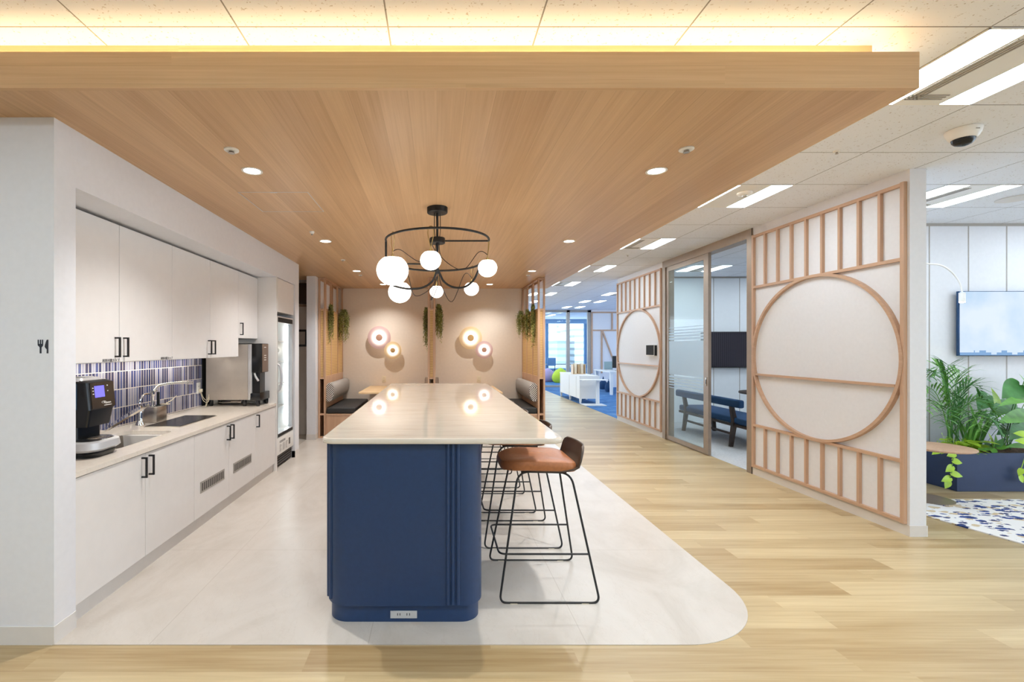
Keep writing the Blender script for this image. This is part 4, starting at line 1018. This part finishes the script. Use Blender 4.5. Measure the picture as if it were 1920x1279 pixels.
b = B().box(PX0, PX1, PY0, PY0 + .018, .003, PZ).box(PX0, PX1, PY1 - .018, PY1, .003, PZ).box(PX0, PX0 + .018, PY0 + .018, PY1 - .018, .003, PZ).box(PX1 - .018, PX1, PY0 + .018, PY1 - .018, .003, PZ)
b.out('box', 'navy2', t, smooth=False)
b = B(); random.seed(5)
R = []
nx, ny = 70, 14
V = [[b.b.verts.new((PX0 + .018 + (PX1-PX0-.036)*i/nx, PY0 + .018 + (PY1-PY0-.036)*j/ny, PZ - .012 + random.uniform(-.012, .014))) for j in range(ny+1)] for i in range(nx+1)]
for i in range(nx):
    for j in range(ny): b.b.faces.new((V[i][j], V[i+1][j], V[i+1][j+1], V[i][j+1]))
b.out('bark', 'soil', t, ang=180)
def frond(base, az, L, rise, droop, n, ll, mat, parent, wid=.011, name='frond'):
    base = Vector(base); hd = Vector((math.cos(az), math.sin(az), 0)); pts = []
    for k in range(n + 1):
        q = k/n; pts.append(base + hd*(L*(q*.55 + .45*q*q)) + Vector((0, 0, rise*math.sin(q*PI*.56) - droop*q**3)))
    b = B().tube(pts, [.0045*(1 - .8*k/n) + .0008 for k in range(n+1)], 5)
    for k in range(int(n*.30), n + 1):
        q = k/n; d = (pts[min(k+1, n)] - pts[max(k-1, 0)]).normalized(); sd = d.cross(Vector((0, 0, 1))).normalized()
        l = ll*(math.sin(min(1, (q - .22)/.78*.8 + .2)*PI)**.6*.75 + .25)
        for s in (-1, 1):
            a = (d*.72 + sd*s*.75 + Vector((0, 0, .18))).normalized(); p = pts[k] + d*(.006*s)
            m1, m2, e = p + a*l*.35, p + a*l*.72 - Vector((0, 0, l*.06)), p + a*l - Vector((0, 0, l*.20))
            w_ = a.cross(Vector((0, 0, 1))).normalized()*wid; up = Vector((0, 0, wid*.5))
            b.quad(p, m1 + w_ - up, m1 + up, p); b.b.faces.ensure_lookup_table()
            for sg in (-1, 1):
                b.b.faces.new([b.b.verts.new(v) for v in (p, m1 + w_*sg + up*.4, m1)]); b.b.faces.new([b.b.verts.new(v) for v in (m1, m1 + w_*sg + up*.4, m2 + w_*sg*.75 + up*.3, m2)]); b.b.faces.new([b.b.verts.new(v) for v in (m2, m2 + w_*sg*.75 + up*.3, e)])
    bmesh.ops.delete(b.b, geom=[f for f in b.b.faces if f.calc_area() < 1e-9], context='FACES')
    return b.out(name, mat, parent, smooth=False)
def leaf(base, tip, up, w, mat, parent, name='leaf', heart=.12, cup=.12, stalk=None, droop=.1):
    base, tip = Vector(base), Vector(tip); d = tip - base; L = d.length; d.normalize(); up = Vector(up); sd = d.cross(up).normalized(); up = sd.cross(d).normalized()
    key = [(-heart, .30), (-heart*.75, .55), (-heart*.2, .80), (.10, .94), (.25, 1), (.42, .93), (.60, .72), (.77, .44), (.90, .19), (1, 0)]
    prof = [tuple(v)[:2] for v in smooth_path([(u, max(h, 0), 0) for u, h in key], 3)]
    b = B(); rows = []
    for u, h in prof:
        uc = max(u, 0.0)
        row = []
        for f in (-1, -.66, -.33, 0, .33, .66, 1):
            uu = uc + (u - uc)*min(1, abs(f)*1.4)
            row.append(b.b.verts.new(base + d*(L*uu) + sd*(w*h*f) + up*(cup*w*h*abs(f)**1.5 - droop*L*uu*uu)))
        rows.append(row)
    for a, c in zip(rows, rows[1:]):
        for k in range(6): b.b.faces.new((a[k], a[k+1], c[k+1], c[k]))
    bmesh.ops.remove_doubles(b.b, verts=b.b.verts, dist=1e-5)
    if stalk is not None:
        s0 = Vector(stalk); mid = (s0 + base)/2 + Vector((0, 0, .05))
        b.tube(smooth_path([s0, mid, base - up*.003], 6), min(.0045, w*.06), 6)
    return b.out(name, mat, parent, ang=180)
rnd = random.Random(11)
def W3(px, py, Y): return Vector((gx(px, Y), Y, gz(py, Y)))
t = thing('areca_palm', 'feathery green palm in the left end of the blue planter', 'plant', (5.36, 4.88, PZ))
for i, (tx, ty, Y, dr, n) in enumerate(((1722, 742, 4.90, .16, 17), (1738, 712, 4.72, .14, 18), (1758, 700, 4.95, .12, 18), (1778, 694, 4.80, .10, 19), (1806, 714, 4.90, .14, 18), (1842, 742, 4.75, .20, 18), (1872, 778, 4.72, .24, 18), (1880, 812, 4.58, .26, 16), (1838, 806, 4.45, .26, 15), (1772, 798, 4.46, .26, 15), (1730, 778, 4.62, .22, 16), (1815, 770, 4.60, .2, 16), (1790, 742, 5.02, .12, 16), (1855, 800, 4.95, .2, 15))):
    base = Vector((5.36 + rnd.uniform(-.06, .08), 4.88 + rnd.uniform(-.05, .05), PZ - .01)); e = W3(tx, ty, Y); h = Vector((e.x - base.x, e.y - base.y, 0)); L = max(h.length, .12)
    rs = (e.z - base.z + dr)/math.sin(.56*PI)
    frond(base, math.atan2(h.y, h.x), L, rs, dr, n, .25 if i < 7 else .21, 'leafd' if i % 2 else 'leafm', t, .0085)
t = thing('spiky_plant', 'upright green plant with narrow strap leaves in the middle of the planter', 'plant', (5.58, 4.86, PZ))
for i in range(26):
    a = rnd.uniform(0, 2*PI); L = rnd.uniform(.16, .34); z = rnd.uniform(.22, .50); base = Vector((5.55 + rnd.uniform(-.08, .08), 4.85 + rnd.uniform(-.05, .05), PZ - .01)); tp = base + Vector((math.cos(a)*L, math.sin(a)*L*.7, z))
    m = (base*.55 + tp*.45) + Vector((0, 0, .10)); pts = smooth_path([base, m, tp], 6); b = B(); sd = (tp - base).cross(Vector((0, 0, 1))).normalized()
    ws = [.012*math.sin(PI*(.15 + .85*k/(len(pts)-1))) + .0005 for k in range(len(pts))]
    rows = [[b.b.verts.new(p - sd*w_ + Vector((0, 0, w_*.4))), b.b.verts.new(p), b.b.verts.new(p + sd*w_ + Vector((0, 0, w_*.4)))] for p, w_ in zip(pts, ws)]
    for r0, r1 in zip(rows, rows[1:]):
        for k in (0, 1): b.b.faces.new((r0[k], r0[k+1], r1[k+1], r1[k]))
    b.out('leaf', 'leafm', t, ang=180)
t = thing('philodendron', 'broad-leaved dark green plant at the right edge of the planter', 'plant', (5.98, 4.9, PZ))
root = Vector((5.98, 4.9, PZ - .01))
for (bx, by, Yb), (tx, ty, Yt), w, mt, up in (((1912, 722, 4.84), (1884, 745, 4.74), .105, 'leafd', (-.5, -1, .35)), ((1926, 748, 4.8), (1879, 752, 4.55), .055, 'leafm', (0, -.5, 1)), ((1930, 776, 4.8), (1880, 788, 4.6), .075, 'leafm', (0, -.9, .8)),
        ((1922, 712, 4.9), (1946, 738, 4.7), .11, 'leafm', (.3, -1, .5)), ((1930, 800, 4.85), (1900, 818, 4.6), .09, 'leafd', (0, -.8, 1)), ((1872, 768, 4.95), (1864, 727, 4.93), .052, 'leafy', (.2, -1, .1)), ((1893, 757, 5.0), (1862, 776, 4.75), .075, 'leafd', (-.2, -1, .8)),
        ((1852, 742, 5.02), (1838, 766, 4.88), .085, 'leafd', (-.3, -1, .6)), ((1908, 764, 5.0), (1890, 776, 4.9), .08, 'leafd', (0, -1, .6)), ((1935, 838, 4.75), (1890, 832, 4.6), .05, 'leafm', (0, -.5, 1)), ((1842, 772, 5.0), (1855, 800, 4.85), .07, 'leafd', (.3, -1, .5)), ((1900, 800, 4.98), (1876, 812, 4.8), .07, 'leafd', (0, -1, .7))):
    leaf(W3(bx, by, Yb), W3(tx, ty, Yt), up, w, mt, t, stalk=root + Vector((rnd.uniform(-.05, .05), rnd.uniform(-.04, .04), 0)))
t = thing('pothos', 'low lime green leafy plant spilling over the planter front, left end', 'plant', (5.42, 4.76, PZ))
for i in range(34):
    a = rnd.uniform(0, 2*PI); r = rnd.uniform(.02, .17); bs = Vector((5.38 + r*math.cos(a)*1.0, 4.78 + r*math.sin(a)*.5, PZ + rnd.uniform(.0, .11))); dr = Vector((math.cos(a), math.sin(a)*.8 - .35, rnd.uniform(-.4, .25))).normalized()
    leaf(bs, bs + dr*rnd.uniform(.08, .13), (0, -.2, 1), rnd.uniform(.026, .042), 'leafy', t, heart=.1, stalk=(5.38 + rnd.uniform(-.05, .05), 4.80, PZ - .01))
vine = smooth_path([(5.24, 4.74, PZ), (5.17, 4.67, PZ + .03), (5.11, 4.64, .30), (5.09, 4.63, .20), (5.06, 4.63, .12)], 6)
B().tube(vine, .003, 5).out('vine_stem', 'leafm', t)
for k, (dx, dz) in ((8, (-.09, -.02)), (11, (.08, -.02)), (14, (-.08, -.05)), (18, (.10, -.03)), (21, (-.10, -.03)), (24, (-.05, -.07))):
    p = vine[k]; leaf(p, p + Vector((dx, -.02, dz)), (0, -1, .4), .033, 'leafy', t, heart=.15)
for bx, by, tx, ty in ((1762, 842, 1755, 852), (1757, 828, 1764, 822), (1768, 818, 1773, 813)): leaf(W3(bx, by, 4.66), W3(tx - 6, ty, 4.62), (0, -1, .6), .03, 'leafy', t, stalk=(5.3, 4.72, PZ))
t = thing('trailing_pothos', 'lime leaves hanging over the planter front at the right photo edge', 'plant', (5.9, 4.74, PZ))
v2 = smooth_path([(6.0, 4.72, PZ), (5.99, 4.66, PZ + .02), (5.92, 4.65, .30), (5.90, 4.65, .20)], 5)
B().tube(v2, .003, 5).out('vine_stem', 'leafm', t)
for bx, by, tx, ty, Y in ((1915, 880, 1911, 893, 4.63), (1912, 893, 1921, 906, 4.63), (1925, 815, 1902, 812, 4.62), (1928, 828, 1904, 826, 4.6)): leaf(W3(bx, by, Y), W3(tx, ty, Y), (0, -1, .4), .035, 'leafy', t, heart=.15, stalk=(6.0, 4.74, PZ))
t = thing('variegated_plant', 'yellow-green variegated plant at the planter front between palm and broad leaves', 'plant', (5.66, 4.76, PZ))
for bx, by, tx, ty, m in ((1862, 838, 1858, 812, 'leafy'), (1864, 838, 1870, 815, 'leafm'), (1860, 840, 1868, 856, 'leafm'), (1858, 836, 1842, 826, 'leafd'), (1868, 838, 1894, 838, 'leafm'), (1866, 838, 1884, 822, 'leafd'), (1856, 838, 1836, 842, 'leafm')):
    leaf(W3(bx, by, 4.76), W3(tx, ty, 4.70), (0, -1, .7), .035, m, t, heart=.05, stalk=(5.68, 4.78, PZ - .01))

# ------------------------------------------------------------------ open office beyond
t = thing('sideboard', 'white low sideboard on legs at the edge of the blue carpet', 'sideboard', (3.92, 12.95, 0))
B().box(3.66, 4.17, 12.0, 13.9, .13, .695).out('body', 'white', t, smooth=False)
B().box(3.65, 4.18, 11.985, 13.915, .695, .716).out('top', 'white', t, smooth=False)
B().box(3.657, 3.66, 12.94, 12.95, .14, .69).box(3.657, 3.66, 12.30, 12.305, .14, .69).out('door_gap', 'grille', t, smooth=False)
for y in (12.03, 12.95, 13.87):
    for x in (3.69, 4.14): leg((x, y, .005), (x, y, .13), .018, .026).out('leg', 'white', t, smooth=False)
for i, (a, c) in enumerate(((1074.5, 1085.5), (1086.5, 1098))):
    t = thing('desk_organizer', ['open wood organizer box on the white sideboard, left of two', 'open wood organizer box on the white sideboard, right of two'][i], 'box', (gx((a+c)/2, 12.9), 12.9, .716), 'wood organizers on the sideboard')
    xa, xc = gx(a, 12.8), gx(c, 12.8)
    B().box(xa, xc, 12.98, 13.0, .7165, .98).box(xa, xa + .012, 12.8, 12.98, .7165, .98).box(xc - .012, xc, 12.8, 12.98, .7165, .98).box(xa, xc, 12.8, 12.98, .7165, .73).out('box_body', 'tabletop', t, smooth=False)
    B().box(xa + .05, xc - .04, 12.85, 12.95, .73, 1.01).out('papers', 'ivory', t, smooth=False)
t = thing('laptop_table', 'small white cantilever side table in front of the sideboard end', 'side table', (3.93, 11.7, 0))
B().box(3.62, 4.24, 11.55, 11.85, .625, .645, .006).out('top', 'white', t)
B().box(3.98, 4.06, 11.68, 11.73, .02, .626).out('column', 'white', t, smooth=False)
B().box(3.65, 4.18, 11.5, 11.88, .005, .024, .004).out('foot', 'white', t)
t = thing('office_desk', 'white office desk with angled legs beyond the sideboard', 'desk', (6.2, 14.9, 0))
B().box(5.22, 7.2, 14.15, 15.6, .69, .715).out('top', 'white', t, smooth=False)
for x in (5.30, 7.1):
    for y in (14.22, 15.52): leg((x, y, .005), (x, y, .69), .035, .045).out('leg', 'white', t, smooth=False)
B().box(5.26, 7.15, 14.2, 14.24, .63, .69).out('rail', 'white', t, smooth=False)
t = thing('monitor', 'black monitor standing on the white office desk', 'monitor', (5.75, 14.75, .715))
B().box(gx(1148.5, 14.75), gx(1148.5, 14.75) + .56, 14.75, 14.79, .80, 1.18, .004).out('panel', 'black', t)
B().box(5.72, 5.82, 14.76, 14.80, .72, .85).box(5.65, 5.9, 14.68, 14.86, .716, .722).out('stand', 'black', t, smooth=False)
t = thing('desk_divider', 'small grey fabric divider screen on the far side of the office desk', 'divider', (5.5, 15.55, .7))
B().box(gx(1133, 15.5), gx(1149, 15.5), 15.5, 15.53, .72, .98, .004).out('panel', pm('divider_grey', '#8fa6ac', .8), t)
B().box(5.58, 5.62, 15.49, 15.54, .7155, .73).out('clamp', 'steel', t, smooth=False)
def bean(name, lb, cat, x, y, r, h, mat, peak=.0, grp=None):
    t = thing(name, lb, cat, (x, y, 0), grp)
    pr = [(0, .006), (r*.7, .006), (r*.93, h*.14), (r, h*.34), (r*.92, h*.55), (r*(.68 - peak*.35), h*.78), (r*(.36 - peak*.22), h*.92), (r*.1, h), (0, h)]
    B().lathe(pr, (x, y, 0), 32).out('cushion', mat, t)
    B().tube([(x + r*.05*math.cos(a), y + r*.05*math.sin(a), h + .012) for a in [2*PI*k/12 for k in range(12)]], .008, 6, True).out('carry_loop', mat, t)
bean('beanbag', 'blue teardrop beanbag on the carpet beside the desk leg', 'beanbag', gx(1141, 15.2), 15.2, .115, .40, 'fabricblue', 1, 'small blue teardrop beanbags')
bean('beanbag', 'blue teardrop beanbag half hidden behind the sideboard end', 'beanbag', gx(1131, 16.2), 16.2, .14, .42, 'fabricblue', 1, 'small blue teardrop beanbags')
bean('pouf', 'yellow-green round pouf behind the glass partition', 'pouf', gx(1051, 19.3), 19.3, .35, .60, pm('lime_fabric', '#cbdc24', .7), 0, 'round poufs behind the glass')
bean('pouf', 'lilac round pouf behind the glass partition, left of the lime one', 'pouf', gx(1027, 19.9), 19.9, .34, .56, pm('lilac_fabric', '#b69bc4', .7), 0, 'round poufs behind the glass')
t = thing('office_chair', 'blue-grey chair by the far window', 'chair', (4.8, 21.4, 0))
cb = pm('chair_blue', '#5d86b0', .7)
B().box(gx(1024, 21.4), gx(1040, 21.4), 21.18, 21.24, .62, .98, .02).out('backrest', cb, t)
B().box(gx(1024, 21.4), gx(1040, 21.4), 21.24, 21.66, .43, .49, .02).out('seat', cb, t)
for x in (gx(1025.5, 21.4), gx(1038.5, 21.4)):
    for y in (21.22, 21.62): B().cyl((x, y, .004), (x, y, .44 if y > 21.4 else .64), .016, 8).out('leg', 'black', t)

# ------------------------------------------------------------------ camera
cam = bpy.data.cameras.new('Camera'); co = bpy.data.objects.new('Camera', cam); COL.objects.link(co); SC.camera = co
co.location = (0, 0, H); co.rotation_euler = (PI/2, 0, 0)
cam.sensor_fit = 'HORIZONTAL'; cam.sensor_width = 36; cam.lens = F/1920*36
cam.shift_x = (960 - VX)/1920; cam.shift_y = (VY - 639.5)/1920; cam.clip_start = .05; cam.clip_end = 300
vs = SC.view_settings; vs.view_transform = 'Standard'; vs.look = 'None'; vs.exposure = 0.56; vs.gamma = 1; vs.use_curve_mapping = False
SC.display_settings.display_device = 'sRGB'
cy_ = SC.cycles; cy_.max_bounces = 8; cy_.diffuse_bounces = 5; cy_.glossy_bounces = 4; cy_.transmission_bounces = 6; cy_.transparent_max_bounces = 12
cy_.caustics_reflective = False; cy_.caustics_refractive = False; cy_.sample_clamp_indirect = 6; cy_.use_light_tree = True; cy_.use_adaptive_sampling = True; cy_.adaptive_threshold = .09; cy_.adaptive_min_samples = 28
try: cy_.use_denoising = True; cy_.denoiser = 'OPENIMAGEDENOISE'
except Exception: pass
